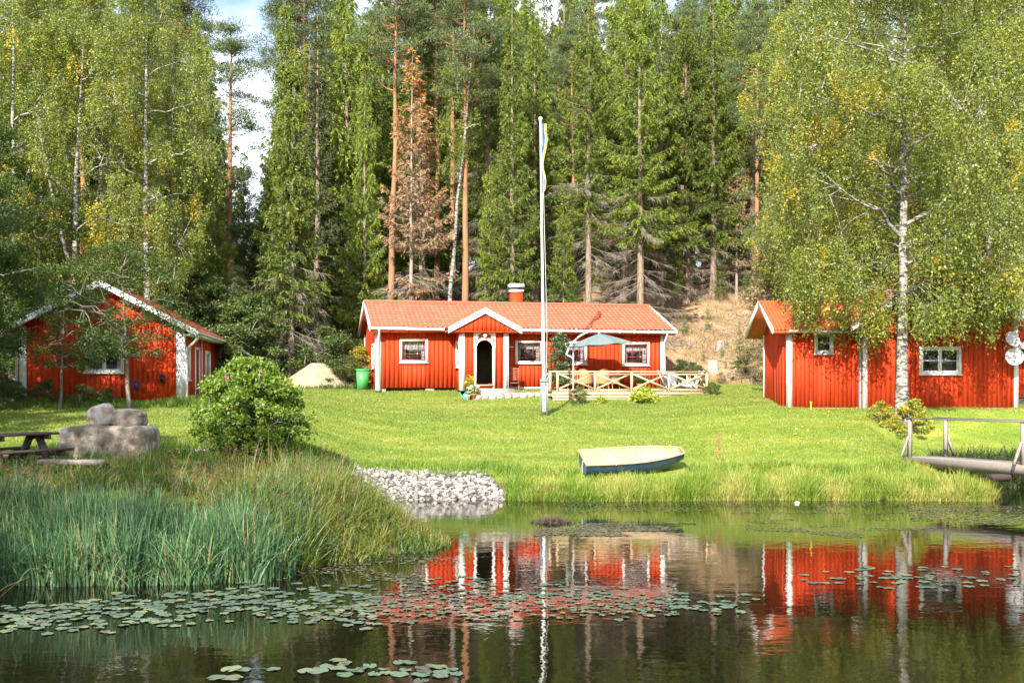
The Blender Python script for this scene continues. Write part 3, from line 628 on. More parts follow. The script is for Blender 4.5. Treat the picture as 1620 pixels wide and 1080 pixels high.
def window(parent, T, u0, u1, z0, z1, nx, ny, trim=.10, sash='red_dark', curtain=.0, frame='white', two=False, out=.05, name='window', mull=.022, sill=True):
    """window > sash, pane, curtain, sill; (u0..z1) is the outside of the white trim"""
    f = MB(); f.T = T; o0 = -out
    f.box(u0, u0+trim, o0, .02, z0, z1); f.box(u1-trim, u1, o0, .02, z0, z1); f.box(u0+trim, u1-trim, o0+.002, .02, z1-trim, z1); f.box(u0+trim, u1-trim, o0+.002, .02, z0, z0+trim)
    w = f.build(name, M[frame], parent); a, b, c, d = u0+trim, u1-trim, z0+trim, z1-trim
    s = MB(); s.T = T; e = .045; parts = [(a,b)] if not two else [(a,(a+b)/2-.02),((a+b)/2+.02,b)]
    if two: f2 = MB(); f2.T = T; f2.box((a+b)/2-.035, (a+b)/2+.035, -.03, .05, c, d); f2.build('mullion', M[frame], w)
    for (p, q) in parts:
        s.box(p, p+e, -.012, .05, c, d); s.box(q-e, q, -.012, .05, c, d); s.box(p+e, q-e, -.012, .05, c, c+e); s.box(p+e, q-e, -.012, .05, d-e, d)
        for i in range(1, nx): x = p+(q-p)*i/nx; s.box(x-mull/2, x+mull/2, -.008, .03, c+e, d-e)
        for j in range(1, ny): z = c+(d-c)*j/ny; s.box(p+e, q-e, -.007, .029, z-mull/2, z+mull/2)
    s.build('sash', M[sash], w)
    g = MB(); g.T = T; g.box(a+.01, b-.01, .010, .016, c+.01, d-.01); g.build('pane', M['glass'], w)
    if curtain:
        cu = MB(); cu.T = T; xs = np.linspace(a, b, 60); h = (d-c)*curtain
        zz = np.array([d-.02, d-h*.6, d-h]); X, Z = np.meshgrid(xs, zz); Y = .13+.025*np.sin(X*55)+0*Z; Z[2] += .04*np.abs(np.sin(xs*9)); cu.grid(X, Y, Z)
        for sx in (a, b): 
            X, Z = np.meshgrid(np.linspace(sx, sx+(.16 if sx == a else -.16), 14), np.array([d-.02, c+.06])); cu.grid(X, .16+.02*np.sin(X*60), Z)
        cu.build('curtain', M['curtain'], w)
    if sill: q = MB(); q.T = T; q.box(u0-.03, u1+.03, o0-.05, o0-.001, z0-.03, z0+.015); q.build('sill', M[frame], w)
    return w
def roof_slope(x0, x1, y0, z0, y1, z1, step=.35, wave=.20, amp=.022, T=None):
    """profiled roof sheet rising from the eave (y0,z0) to the ridge (y1,z1), with a board under it"""
    mb = MB(); mb.T = T; nx = int((x1-x0)/wave*8); run = math.hypot(y1-y0, z1-z0); ny = int(run/step) if step else 1; rows = []
    for j in range(ny): rows += [(j/ny, .0 if step == 0 else .030), ((j+.985)/ny, .0)]
    if not step: rows = [(0,0),(1,0)]
    t = np.array([r[0] for r in rows]); h = np.array([r[1]*1.4 for r in rows]); xs = np.linspace(x0, x1, nx)
    X, Tt = np.meshgrid(xs, t); Hh = np.repeat(h[:,None], nx, 1); ph = np.sin(2*math.pi*X/wave); ph = np.where(ph > 0, ph**.7 if False else np.abs(ph)**.8, ph*.35)
    Z = z0+(z1-z0)*Tt+.045+Hh+amp*ph; Y = y0+(y1-y0)*Tt
    # sheet hangs a hair over the eave
    rv = np.random.default_rng(int(abs(x0*977+x1*131))+3); tv = rv.random((len(t), int((x1-x0)/wave)+3)); ci = ((X[:-1,:-1]-x0+1e-3)/wave).astype(int); ri = np.arange(len(t)-1)[:,None]+0*ci
    va = np.where(ri % 2 == 1, .0, .25+.75*tv[ri, ci]) if step else .5+0*X[:-1,:-1]
    if not (y1 > y0): va = va[:,::-1]
    va = va.ravel()
    mb.grid(X, Y, Z, va) if y1 > y0 else mb.grid(X[:,::-1], Y[:,::-1], Z[:,::-1], va)
    e = .0; mb.hexa([(x0,y0,z0-.07),(x1,y0,z0-.07),(x1,y1,z1-.07),(x0,y1,z1-.07)], [(x0,y0,z0),(x1,y0,z0),(x1,y1,z1),(x0,y1,z1)]) if y1 > y0 else mb.hexa([(x0,y1,z1-.07),(x1,y1,z1-.07),(x1,y0,z0-.07),(x0,y0,z0-.07)], [(x0,y1,z1),(x1,y1,z1),(x1,y0,z0),(x0,y0,z0)])
    return mb
def rake(mb, x, y0, z0, y1, z1, w=.03, h=.20, lift=.08):
    mb.hexa([(x-w,y0,z0-h+lift),(x+w,y0,z0-h+lift),(x+w,y1,z1-h+lift),(x-w,y1,z1-h+lift)], [(x-w,y0,z0+lift),(x+w,y0,z0+lift),(x+w,y1,z1+lift),(x-w,y1,z1+lift)])
def gutter(mb, a, b, r=.06):
    """half round gutter with brackets"""
    mb.tube([a, b], r, 8); a = np.array(a); b = np.array(b); n = max(2, int(np.linalg.norm(b-a)/.6))
    for i in range(n+1): p = a+(b-a)*i/n; mb.box(p[0]-.018, p[0]+.018, p[1]-.075, p[1]+.07, p[2]-.07, p[2]+.075)
def downpipe(parent, pts, mat, r=.04):
    mb = MB(); mb.tube(pts, r, 8); return mb.build('downpipe', mat, parent, True)

# ---- the middle house
HS = Site(-5.54, 45.3, 3.0, 11.8)
house = empty('red_house', (HS.x,HS.y,HS.z), HS.a, label='long low red board house in the middle with a gabled porch and tiled roof', cat='house')
LH = HS.u(1049,600)[0]+.04; DH = 6.1; ov = .42; zE = HS.u(586,523,ov)[1]+.08; yR = DH/2
zR = zE+(yR+ov)*.375; zW = zE+ov*.375-.06
wall = MB(); wi = []
for (xa, xb, ya, yb) in ((632,677,535.5,574),(815,859,538.5,575),(893,928.5,539.5,576.5),(984.5,1027.5,541,578.5)):
    a, z1 = HS.u(xa, ya); b, z0 = HS.u(xb, yb); _, z1b = HS.u(xb, ya+.3); wi.append((a, b, z0+.0, z1))
pl, _ = HS.u(727, 600); pl, _ = HS.u(728.5, 600, 1.25); pr, _ = HS.u(802, 600, 1.25); PO = 1.25     # porch
uw0 = wi[0]
hol = [(a+.10,b-.10,c+.10,d-.10) for a,b,c,d in wi]
board_wall(wall, LH, .12, lambda u: zW, hol+[(pl+.15, pr-.15, .3, 2.2)], T=FRONT, seed=1)
# right, left and back walls
gab = lambda u: zE+.375*(min(u, DH-u)+ov)-.07
TL = side_frame(0, DH, -90); TR = side_frame(LH, 0, 90); TB = side_frame(LH, DH, 180)
board_wall(wall, DH-.13, .12, lambda u: gab(u), [(4.0+.1,5.1-.1,1.02,1.88)], T=TL, kinks=(DH/2,), u0=0, seed=2)
board_wall(wall, DH, .12, gab, T=TR, kinks=(DH/2,), u0=.13, seed=3); board_wall(wall, LH-.13, .12, lambda u: zW, T=TB, u0=.13, seed=4)
wall.build('wall', M['red'], house)
ww = [window(house, FRONT, *w, 3, 3, curtain=.5 if i == 0 else .38) for i, w in enumerate(wi)]
window(house, TL, 4.0, 5.1, .92, 1.98, 2, 2, curtain=.4)
fl = MB(); fl.box(.15, LH-.15, .15, DH-.15, .02, .14); fl.build('floor', M['dark'], house)
iw = MB(); iw.box(.2, LH-.2, 2.6, 2.7, .14, zW-.1); iw.build('partition', M['greywood'], house)
fd = MB()
for u in np.linspace(.2, LH-.2, 7): fd.box(u-.18, u+.18, .05, .4, -.5, .12)
fd.box(0.06, LH-.06, .35, .45, -.6, .12); fd.split('foundation', M['stone'], house)
tr = MB()
for a, b in ((-.04,.17),(LH-.17,LH+.04)):
    tr.box(a, b, -.06, -.03, .0, zW-.02)
tr.box(-.062,-.031, -.06,.16,0,zW-.02); tr.box(LH+.031,LH+.062,-.06,.16,0,zW-.02); tr.box(-.062,-.031,DH-.16,DH+.03,0,zW-.02)
q0 = pr+.02; tr.box(q0, HS.u(880,614)[0], -.075, -.03, .07, .15)
tr.split('corner_board', M['white'], house)
rf = roof_slope(-.27, LH+.35, -ov, zE, yR, zR); rf.build('roof', M['tile'], house)
rf2 = roof_slope(-.27, LH+.35, DH+ov, zE, yR, zR); rf2.build('roof', M['tile'], house)
rd = MB(); rd.tube([(-.30,yR,zR+.07),(LH+.38,yR,zR+.07)], .085, 10); rd.build('ridge_cap', M['tile'], house, True)
bb = MB()
for x in (-.30, LH+.38): rake(bb, x, -ov-.03, zE-.01, yR, zR, .035, .22, .115); rake(bb, x, DH+ov+.03, zE-.01, yR, zR, .035, .22, .115)
bb.split('barge_board', M['white'], house)
# porch roof numbers
pc = (pl+pr)/2; PW = (pr-pl)/2; po = .52; pzE = HS.u(712,521.5,PO+.3)[1]; pzR = HS.u(767,491,PO+.3)[1]; sl = (pzR-pzE)/(PW+po)
gt = MB(); gl_, gr_ = pc-PW-po-.05, pc+PW+po+.05
gutter(gt, (-.30,-ov-.07,zE+.02), (gl_,-ov-.07,zE-.0)); g1 = gt.build('gutter', M['white'], house)
gt = MB(); gutter(gt, (gr_,-ov-.07,zE+.0), (LH+.40,-ov-.07,zE-.02)); gt.build('gutter', M['white'], house)
fb = MB(); fb.box(-.27, gl_, -ov-.02, -ov+.01, zE-.14, zE+.0); fb.box(gr_, LH+.35, -ov-.02, -ov+.01, zE-.14, zE); fb.split('fascia', M['red'], house)
for u in (.06, LH-.02): downpipe(house, [(u,-ov-.07,zE-.02),(u,-ov-.07,zE-.12),(u,-.13,zE-.42),(u,-.13,.08),(u,-.22,.02)], M['white'])
# chimney
ca_, cz0 = HS.u(808,476,-3.6); cb_, _ = HS.u(826,476,-3.6); _, ct_ = HS.u(817,449,-3.6)
ch = MB(); ch.box(ca_, cb_, 3.45, 4.0, zE+.8, ct_-.38); c1 = ch.build('chimney', M['red'], house)
ch = MB(); ch.box(ca_-.04, cb_+.04, 3.41, 4.04, ct_-.38, ct_-.27); ch.hexa([(ca_-.07,3.37,ct_-.16),(cb_+.07,3.37,ct_-.16),(cb_+.07,4.08,ct_-.16),(ca_-.07,4.08,ct_-.16)], [(ca_-.05,3.41,ct_-.0),(cb_+.05,3.41,ct_),(cb_+.05,4.05,ct_),(ca_-.05,4.05,ct_)])
ch.build('chimney_cap', M['white'], c1)
ch = MB(); ch.box(ca_+.03, cb_-.03, 3.48, 3.97, ct_-.27, ct_-.16); ch.build('flue', M['black'], c1)
# porch
po_ = empty('porch', (0,0,0)); po_.parent = house
pwz = pzE-.02
pw = MB(); TP = side_frame(pl, -PO, 0)
W_ = pr-pl; d0 = HS.u(753.5,600,PO)[0]-pl; d1 = HS.u(779,600,PO)[0]-pl; dz0 = HS.u(765,609,PO)[1]; dzt = HS.u(765,538,PO)[1]; rr = (d1-d0)/2; dzs = dzt-rr*.92
ptop = lambda u: pwz-.10+sl*(min(u,W_-u)+po)
def archwall():
    """porch front: boards cut to the arched doorway"""
    e = list(np.linspace(d0, d1, 15)); board_wall(pw, d0, 0, ptop, T=TP, seed=6); board_wall(pw, W_, 0, ptop, T=TP, u0=d1, seed=7)
    pw.T = TP
    for a, b in zip(e[:-1], e[1:]):
        za = dzs+.92*math.sqrt(max(0,rr*rr-(a-(d0+d1)/2)**2)); zb_ = dzs+.92*math.sqrt(max(0,rr*rr-(b-(d0+d1)/2)**2))
        pw.hexa([(a,-.028,za),(b,-.028,zb_),(b,.12,zb_),(a,.12,za)], [(a,-.028,ptop(a)),(b,-.028,ptop(b)),(b,.12,ptop(b)),(a,.12,ptop(a))])
    pw.box(d0, d1, -.02, .12, 0, dz0-.01); pw.T = None
archwall()
TPL = side_frame(pl, 0, -90); TPR = side_frame(pr, -PO, 90); stop = lambda u: pwz+sl*po-.04
board_wall(pw, PO-.13, 0, stop, [(.32,.95,1.05,1.95)], T=TPL, u0=.03, seed=8); board_wall(pw, PO-.03, 0, stop, [(.35,.9,1.05,1.9)], T=TPR, u0=.13, seed=9)
pw.build('porch_wall', M['red'], po_)
window(po_, TPL, .22, 1.05, .95, 2.05, 1, 2, sash='white', name='side_window'); window(po_, TPR, .25, 1.0, .95, 2.0, 1, 2, sash='white', name='side_window')
pt = MB(); pt.T = TP
for a, b in ((-.02,.17),(W_-.15,W_+.02)): pt.box(a, b, -.065, -.03, -.0, stop(0)-.12)
pt.T = None; pt.box(pl-.06, pl-.031, -PO-.065, -PO+.13, 0, stop(0)-.12); pt.box(pr+.031, pr+.06, -PO-.065, -PO+.13, 0, stop(0)-.12); pt.split('corner_board', M['white'], po_)
dt = MB(); dt.T = TP; tw = .10
dt.box(d0-tw, d0, -.07, -.03, 0, dzs); dt.box(d1, d1+tw, -.07, -.03, 0, dzs); N_ = 16
for i in range(N_):
    a0 = math.pi*i/N_; a1 = math.pi*(i+1)/N_; cx = (d0+d1)/2; q = lambda a, r: (cx+r*math.cos(a), dzs+.95*r*math.sin(a))
    (x1,z1),(x2,z2),(x3,z3),(x4,z4) = q(a0,rr),q(a0,rr+tw),q(a1,rr+tw),q(a1,rr); dt.poly([(x1,z1),(x2,z2),(x3,z3),(x4,z4)], -.07, -.03)
dr = dt.build('door_frame', M['white'], po_)
th = MB(); th.T = TP; th.box(d0-.02, d1+.02, -.12, .1, dz0-.03, dz0+.02); th.build('threshold', M['plank'], po_)
th = MB(); th.T = TP; th.box(d0-.1, W_+.2, -.55, -.03, -.35, .09); th.build('doorstep', M['stone'], po_)
# lace brackets over the arch and globe lamp
for sgn in (-1, 1):
    br = MB(); br.T = TP; zt = HS.u(765,525.5,PO)[1]; xo = cx+sgn*(rr+tw+.02); hh = zt-dzs+.02
    for i in range(6):
        a = i/6; b = (i+1)/6; xa = xo-sgn*.38*a; xb = xo-sgn*.38*b; za = zt-hh*(1-a)**1.6; zb_ = zt-hh*(1-b)**1.6
        P_ = [(xa,za),(xb,zb_),(xb,zt),(xa,zt)]; P_ = P_ if sgn < 0 else [(xb,zb_),(xa,za),(xa,zt),(xb,zt)]
        if i in (1,3): P_ = [(x,(z-zt)*.55+zt) if z < zt-.001 else (x,z) for x,z in P_]
        br.poly(P_, -.055, -.031)
    br.tube([(xo-sgn*.13,-.06,zt-.16),(xo-sgn*.13,-.03,zt-.16)], .05, 8); br.build('lace_bracket', M['white'], po_)
lm = MB(); a = np.linspace(0, math.pi, 8); lm.T = TP; lm.lathe([(.085*math.sin(t)+.001, -.085*math.cos(t)) for t in a], (cx,-.17,HS.u(767,531,PO)[1]), 12); lmp = lm.build('porch_lamp', M['white'], po_, True)
lm = MB(); lm.T = TP; lm.tube([(cx,-.16,HS.u(767,527,PO)[1]+.06),(cx,-.03,HS.u(767,527,PO)[1]+.06)], .02, 6); lm.build('bracket', M['white'], lmp)
# porch roof (ridge runs into the main roof)
for sgn in (-1, 1):
    TT = Matrix.Translation((pc, -PO, 0)) @ Matrix.Rotation(math.radians(-90*sgn), 4, 'Z')
    # local: x along porch depth, y towards ridge
    if sgn == 1: r_ = roof_slope(-3.4, .32, -(PW+po), pzE, 0, pzR, T=Matrix.Translation((pc,-PO,0)) @ Matrix.Rotation(math.radians(-90), 4, 'Z'))
    else: r_ = roof_slope(-.32, 3.4, -(PW+po), pzE, 0, pzR, T=Matrix.Translation((pc,-PO,0)) @ Matrix.Rotation(math.radians(90), 4, 'Z'))
    r_.build('porch_roof', M['tile'], po_)
pg = MB(); pg.T = Matrix.Translation((pc,-PO,0)); e = PW+po
pg.poly([(-e-.03,pzE-.14),(0,pzR-.12),(0,pzR+.12),(-e-.03,pzE+.10)], -.38, -.325); pg.poly([(e+.03,pzE+.10),(0,pzR+.12),(0,pzR-.12),(e+.03,pzE-.14)], -.38, -.325); pg.split('barge_board', M['white'], po_)
sf = MB(); sf.T = Matrix.Translation((pc,-PO,0)); sf.poly([(-e,pzE-.08),(e,pzE-.08),(e,pzE-.04),(-e,pzE-.04)], -.3, 1.0); sf.build('soffit', M['red'], po_)
# fix: gable tympanum of the porch, standing just behind the barge boards
ty = MB(); TY = side_frame(pc-e+.1, -PO-.26, 0); board_wall(ty, 2*e-.2, pzE-.10, lambda u: pzE-.16+sl*(min(u,2*e-.2-u)+.1)+.04, T=TY, thick=.06, kinks=(e-.1,), seed=12); ty.build('gable', M['red'], po_)
# white rod between porch and window
rod = MB(); rod.tube([(pr+.03,-.2,HS.u(808,549)[1]),(pr+.5,-.2,HS.u(808,549)[1])], .02, 6); rod.build('rail', M['white'], house)

# ---- left cottage, gable towards the pond
LX = PX(41,40.0); LS = Site(LX, 39.6, 2.55, 7.0)
cot = empty('red_cottage', (LS.x,LS.y,LS.z), LS.a, label='left red cottage with its gable to the pond, half hidden behind a small tree', cat='house')
LW = LS.u(290,600)[0]; LD = 9.5; lov = .5
lzE = LS.u(22,523,lov)[1]; lzR = LS.u(163,447,lov)[1]; ls = (lzR-lzE)/(LW/2+lov)
lt = lambda u: lzE+ls*(min(u,LW-u)+lov)-.08
cw = MB(); wa, wz1 = LS.u(133,529); wb, wz0 = LS.u(196,590)
board_wall(cw, LW, -.15, lt, [(wa+.1,wb-.1,wz0+.1,wz1-.1)], T=FRONT, kinks=(LW/2,), seed=21)
TLL = side_frame(0, LD, -90); TLR = side_frame(LW, 0, 90); TLB = side_frame(LW, LD, 180); ltop = lambda u: lzE+ls*lov-.08
board_wall(cw, LD-.13, -.15, ltop, T=TLL, seed=22)
board_wall(cw, LD, -.15, ltop, [(.55,1.25,.95,2.0),(2.6,3.5,0,2.05),(5.2,6.3,1.0,2.0)], T=TLR, u0=.13, seed=23)
board_wall(cw, LW, -.15, lt, T=TLB, kinks=(LW/2,), seed=24); cw.build('wall', M['red'], cot)
window(cot, FRONT, wa, wb, wz0, wz1, 1, 1, sash='white', two=True, trim=.10, curtain=.3)
window(cot, TLR, .45, 1.35, .85, 2.1, 1, 3, sash='white', curtain=.4); window(cot, TLR, 5.1, 6.4, .9, 2.1, 2, 2, sash='white')
d_ = MB(); d_.T = TLR; d_.box(2.62, 3.48, .03, .08, .02, 2.03); dd = d_.build('door', M['red_dark'], cot)
d_ = MB(); d_.T = TLR; d_.box(2.5,2.6,-.05,.02,0,2.15); d_.box(3.5,3.6,-.05,.02,0,2.15); d_.box(2.6,3.5,-.048,.02,2.05,2.15); d_.split('door_frame', M['white'], cot)
tt_ = MB()
for a, b in ((-.04,.20),(LW-.24,LW+.04)): tt_.box(a, b, -.06, -.03, -.15, ltop(0)-.02)
tt_.box(LW+.031, LW+.062, -.06, .15, -.15, ltop(0)-.05); tt_.box(LW+.031,LW+.06,4.0,4.12,-.1,ltop(0)-.05); tt_.box(LW+.031,LW+.06,LD-.15,LD,-.1,ltop(0)-.05); tt_.split('corner_board', M['white'], cot)
for sgn in (1, -1):
    if sgn == 1: r_ = roof_slope(-lov, LD+.4, -(LW/2+lov), lzE, 0, lzR, T=Matrix.Translation((LW/2,0,0)) @ Matrix.Rotation(math.radians(90), 4, 'Z'))
    else: r_ = roof_slope(-LD-.4, lov, -(LW/2+lov), lzE, 0, lzR, T=Matrix.Translation((LW/2,0,0)) @ Matrix.Rotation(math.radians(-90), 4, 'Z'))
    r_.build('roof', M['tile'], cot)
e = LW/2+lov; g_ = MB(); g_.T = Matrix.Translation((LW/2,0,0))
g_.poly([(-e-.03,lzE-.14),(0,lzR-.12),(0,lzR+.10),(-e-.03,lzE+.08)], -lov-.06, -lov-.005); g_.poly([(e+.03,lzE+.08),(0,lzR+.10),(0,lzR-.12),(e+.03,lzE-.14)], -lov-.06, -lov-.005)
g_.split('barge_board', M['white'], cot)
g_ = MB()
for x in (-lov-.07, LW+lov+.07): g_.tube([(x,-lov-.02,lzE-.02),(x,LD+.4,lzE-.05)], .06, 8)
g_.split('gutter', M['oldwhite'], cot)
# boxed eave returns under the barge board feet
g_ = MB(); g_.box(-lov, -.05, -lov+.01, LD+.3, lzE-.13, lzE-.08); g_.box(LW+.05, LW+lov, -lov+.01, LD+.3, lzE-.13, lzE-.08); g_.split('soffit', M['oldwhite'], cot)
downpipe(cot, [(LW+lov+.07,-.35,lzE-.04),(LW+lov+.05,-.35,lzE-.25),(LW+.14,-.12,lzE-.62),(LW+.14,-.12,.1),(LW+.2,-.3,.0)], M['oldwhite'], .05)
downpipe(cot, [(-lov-.07,-.35,lzE-.04),(-lov-.05,-.35,lzE-.2),(-.12,-.12,lzE-.5),(-.12,-.12,.1)], M['oldwhite'], .045)
def small_box(site, px, py, w, h, mat, name, label, cat, out=.05, dp=.09):
    u, z = site.u(px, py); mb = MB(); mb.box(-w/2, w/2, -dp, 0, -h/2, h/2); mb.hexa([(-w/2-.01,-dp-.02,h/2),(w/2+.01,-dp-.02,h/2),(w/2+.01,0,h/2),(-w/2-.01,0,h/2)], [(-w/2-.01,-dp-.02,h/2+.012),(w/2+.01,-dp-.02,h/2+.012),(w/2+.01,0,h/2+.05),(-w/2-.01,0,h/2+.05)])
    mb.box(-w*.3, w*.3, -dp-.008, -dp-.001, -h*.1, h*.25)
    o = mb.build(name, mat); wx = site.world(u, -out, z); o.location = wx; o.rotation_euler = (0,0,site.a); return tag(o, label, cat)
small_box(LS, 216, 610, .13, .26, M['bluebox'], 'hose_box', 'small blue box on the left cottage wall beside the young trunk', 'box')
small_box(LS, 258, 600, .13, .24, M['black'], 'mail_box', 'small dark box on the left cottage wall near its white corner', 'box')
small_box(LS, 249, 561, .07, .22, M['oldwhite'], 'wall_lamp', 'slim white lamp fixed to the left cottage wall', 'lamp')

# ---- right barn and its annex
BS = Site(PX(1247,39.5), 39.5, 2.38, 0.0)
AW = PX(1361,39.5)-BS.x; AD = 3.7; aov = .42
azE = BS.u(1237,524,aov)[1]; azR = PZ(480,39.5+AD/2)-BS.z; asl = (azR-azE)/(AD/2+aov)
ann = empty('red_shed', (BS.x,BS.y,BS.z), 0, label='low red annex with its own ridge on the left side of the right barn', cat='shed')
aw = MB(); xa, za1 = BS.u(1288,525); xb, za0 = BS.u(1318.5,560)
board_wall(aw, AW, .05, lambda u: azE+asl*aov-.08, [(xa+.09,xb-.09,za0+.09,za1-.09)], T=FRONT, pitch=.15, gap=.02, seed=31)
TAL = side_frame(0, AD, -90); ga = lambda u: azE+asl*(min(u,AD-u)+aov)-.08
board_wall(aw, AD-.13, .05, ga, T=TAL, kinks=(AD/2,), pitch=.15, gap=.02, seed=32); board_wall(aw, AW, .05, lambda u: azE+asl*aov-.08, T=side_frame(AW,AD,180), seed=33); aw.build('wall', M['red'], ann)
window(ann, FRONT, xa, xb, za0, za1, 1, 1, sash='oldwhite', trim=.09, frame='oldwhite')
c_ = MB(); c_.box(-.05, .13, -.06, -.03, .02, azE+.05); c_.box(-.062,-.031,-.06,.08,.02,azE+.05); c_.box(-.062,-.031,AD-.12,AD+.03,.02,azE+.05); c_.split('corner_board', M['white'], ann)
f_ = MB(); f_.box(.05, AW-.02, .02, .14, -.5, .05); f_.box(.03,.1,.02,AD,-.5,.05); f_.split('foundation', M['stone'], ann)
r_ = roof_slope(-.62, AW+1.6, -aov, azE, AD/2, azR, step=0, wave=.13, amp=.018); r_.build('roof', M['tile2'], ann)
r_ = roof_slope(-.62, AW+1.6, AD+aov, azE, AD/2, azR, step=0, wave=.13, amp=.018); r_.build('roof', M['tile2'], ann)
r_ = MB(); r_.tube([(-.63,AD/2,azR+.05),(AW+1.6,AD/2,azR+.05)], .06, 8); r_.build('ridge_cap', M['tile2'], ann, True)
r_ = MB(); rake(r_, -.65, -aov-.02, azE, AD/2, azR, .025, .2, .10); rake(r_, -.65, AD+aov+.02, azE, AD/2, azR, .025, .2, .10); r_.split('barge_board', M['white'], ann)
g_ = MB(); g_.tube([(-.1,-aov-.06,azE-.0),(AW-.1,-aov-.06,azE-.03)], .055, 8); g_.build('gutter', M['grey_metal'], ann)
ex = MB(); board_wall(ex, 1.5, -.35, lambda u: azE-.5, T=side_frame(-.10,1.75,-90), thick=.03, pitch=.4, gap=.004); ex.build('side_door', M['red'], ann)
p_ = MB(); p_.tube([(-.5,AD/2-1.2,azE+.03),(.02,-.3,azE-.08)], .03, 6); p_.build('brace', M['greywood'], ann)

B2 = PX(1607,39.4)-PX(1363,39.4); BG = Site(PX(1364,39.35), 39.35, 2.38, 0.0); BD = 8.0; bov = .55
barn = empty('red_barn', (BG.x,BG.y,BG.z), 0, label='large red barn at right, its gable behind the big birch', cat='barn')
bzE = BG.u(1348,519,bov)[1]; bzR = BG.u(1480,427,bov)[1]; hw = B2/2; bsl = (bzR-bzE)/(hw+bov); bt = lambda u: bzE+bsl*(min(u,B2-u)+bov)-.08
bw = MB(); xa, zz1 = BG.u(1454,548); xb, zz0 = BG.u(1520,592.5)
board_wall(bw, B2, .05, bt, [(xa+.1,xb-.1,zz0+.1,zz1-.1)], T=FRONT, kinks=(hw,), pitch=.17, gap=.022, seed=41); btp = lambda u: bzE+bsl*bov-.08
board_wall(bw, BD-.13, .05, btp, T=side_frame(0,BD,-90), seed=42); board_wall(bw, BD, .05, btp, T=side_frame(B2,0,90), u0=.13, seed=43); board_wall(bw, B2, .05, bt, T=side_frame(B2,BD,180), kinks=(hw,), seed=44)
board_wall(bw, 3.2, .4, lambda u: btp(0), T=side_frame(B2+.02, .9, 0), u0=.05, seed=45); bw.build('wall', M['red'], barn)
window(barn, FRONT, xa, xb, zz0, zz1, 1, 2, sash='white', two=True, trim=.10)
c_ = MB(); c_.box(.0, .17, -.06, -.03, 0, btp(0)); c_.box(B2-.12, B2+.04, -.06, -.03, 0, btp(0)); c_.split('corner_board', M['white'], barn)
f_ = MB(); f_.box(.03, B2-.03, .02, .14, -.6, .05); f_.split('foundation', M['stone'], barn)
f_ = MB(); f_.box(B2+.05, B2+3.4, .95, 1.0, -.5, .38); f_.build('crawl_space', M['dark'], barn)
for sgn in (1, -1):
    if sgn == 1: r_ = roof_slope(-bov, BD+.4, -(hw+bov), bzE, 0, bzR, step=0, wave=.13, amp=.018, T=Matrix.Translation((hw,0,0)) @ Matrix.Rotation(math.radians(90), 4, 'Z'))
    else: r_ = roof_slope(-BD-.4, bov, -(hw+bov), bzE, 0, bzR, step=0, wave=.13, amp=.018, T=Matrix.Translation((hw,0,0)) @ Matrix.Rotation(math.radians(-90), 4, 'Z'))
    r_.build('roof', M['tile2'], barn)
e = hw+bov; g_ = MB(); g_.T = Matrix.Translation((hw,0,0))
g_.poly([(-e-.03,bzE-.12),(0,bzR-.10),(0,bzR+.11),(-e-.03,bzE+.09)], -bov-.06, -bov-.005); g_.poly([(e+.03,bzE+.09),(0,bzR+.11),(0,bzR-.10),(e+.03,bzE-.12)], -bov-.06, -bov-.005); g_.split('barge_board', M['white'], barn)
g_ = MB(); g_.box(B2-.1, B2+3.5, -.1, .9, BG.u(1612,541)[1]-.1, BG.u(1612,541)[1]); g_.box(B2+.04, B2+3.5, -.14, -.1, BG.u(1612,545)[1]-.16, BG.u(1612,541)[1]); g_.build('lean_to_roof', M['oldwhite'], barn)
downpipe(barn, [(-.10,-.09,btp(0)-.1),(-.10,-.09,.0)], M['slate'], .055)

# satellite dishes on the barn corner
def dish(px, py, r, tilt, yaw, label, mark=False):
    u, z = BG.u(px, py, .55); root = empty('satellite_dish', BG.world(u, -.55, z), 0, label=label, cat='satellite dish', group='satellite dishes on the barn corner')
    T_ = Matrix.Rotation(math.radians(yaw), 4, 'Z') @ Matrix.Rotation(math.radians(90-tilt), 4, 'X'); mb = MB(); mb.T = T_
    prof = [(.001,-.0)]+[(r*t, .16*r*t*t) for t in (.2,.4,.6,.8,.95,1)]+[(r*1.02,.16*r), (r*.95,.13*r), (r*.6,.03*r), (.001,-.03)]
    mb.lathe(prof, (0,0,0), 24, sy=1.08); mb.build('dish', M['oldwhite'], root, True)
    mb = MB(); mb.T = T_; mb.tube([(0,-r,.1*r),(0,-r*.45,r*.85)], .012, 5); mb.tube([(0,-r*.45,r*.80),(0,-r*.38,r*.95)], .035, 8); mb.build('feed_arm', M['grey_metal'], root)
    mb = MB(); mb.beam((0,.03,0), (-.05,.5,0), .05, .05); mb.beam((-.15,.5,0), (.1,.5,0), .05, .05); mb.build('wall_bracket', M['grey_metal'], root)
    if mark:
        mb = MB(); mb.T = T_; mb.poly([(0,0),(.06,.03),(.03,.08)], .03, .034); mb.T = T_ @ Matrix.Translation((0,0,.02)) @ Matrix.Rotation(math.radians(90),4,'X'); mb.poly([(-.07,-.02),(-.02,-.05),(.05,-.01),(-.03,.05)], -.012, -.004); mb.build('emblem', M['petal_pink'], root)
dish(1601, 537, .27, 24, 12, 'upper of the two dishes on the barn corner, shaded bluish')
dish(1605, 564.5, .30, 20, -20, 'lower dish on the barn corner, cream with a red mark', True)

# ------------------------------------------------------------------ things on the lawn
def at(px, d): x = PX(px, d); return x, d, gz(x, d)
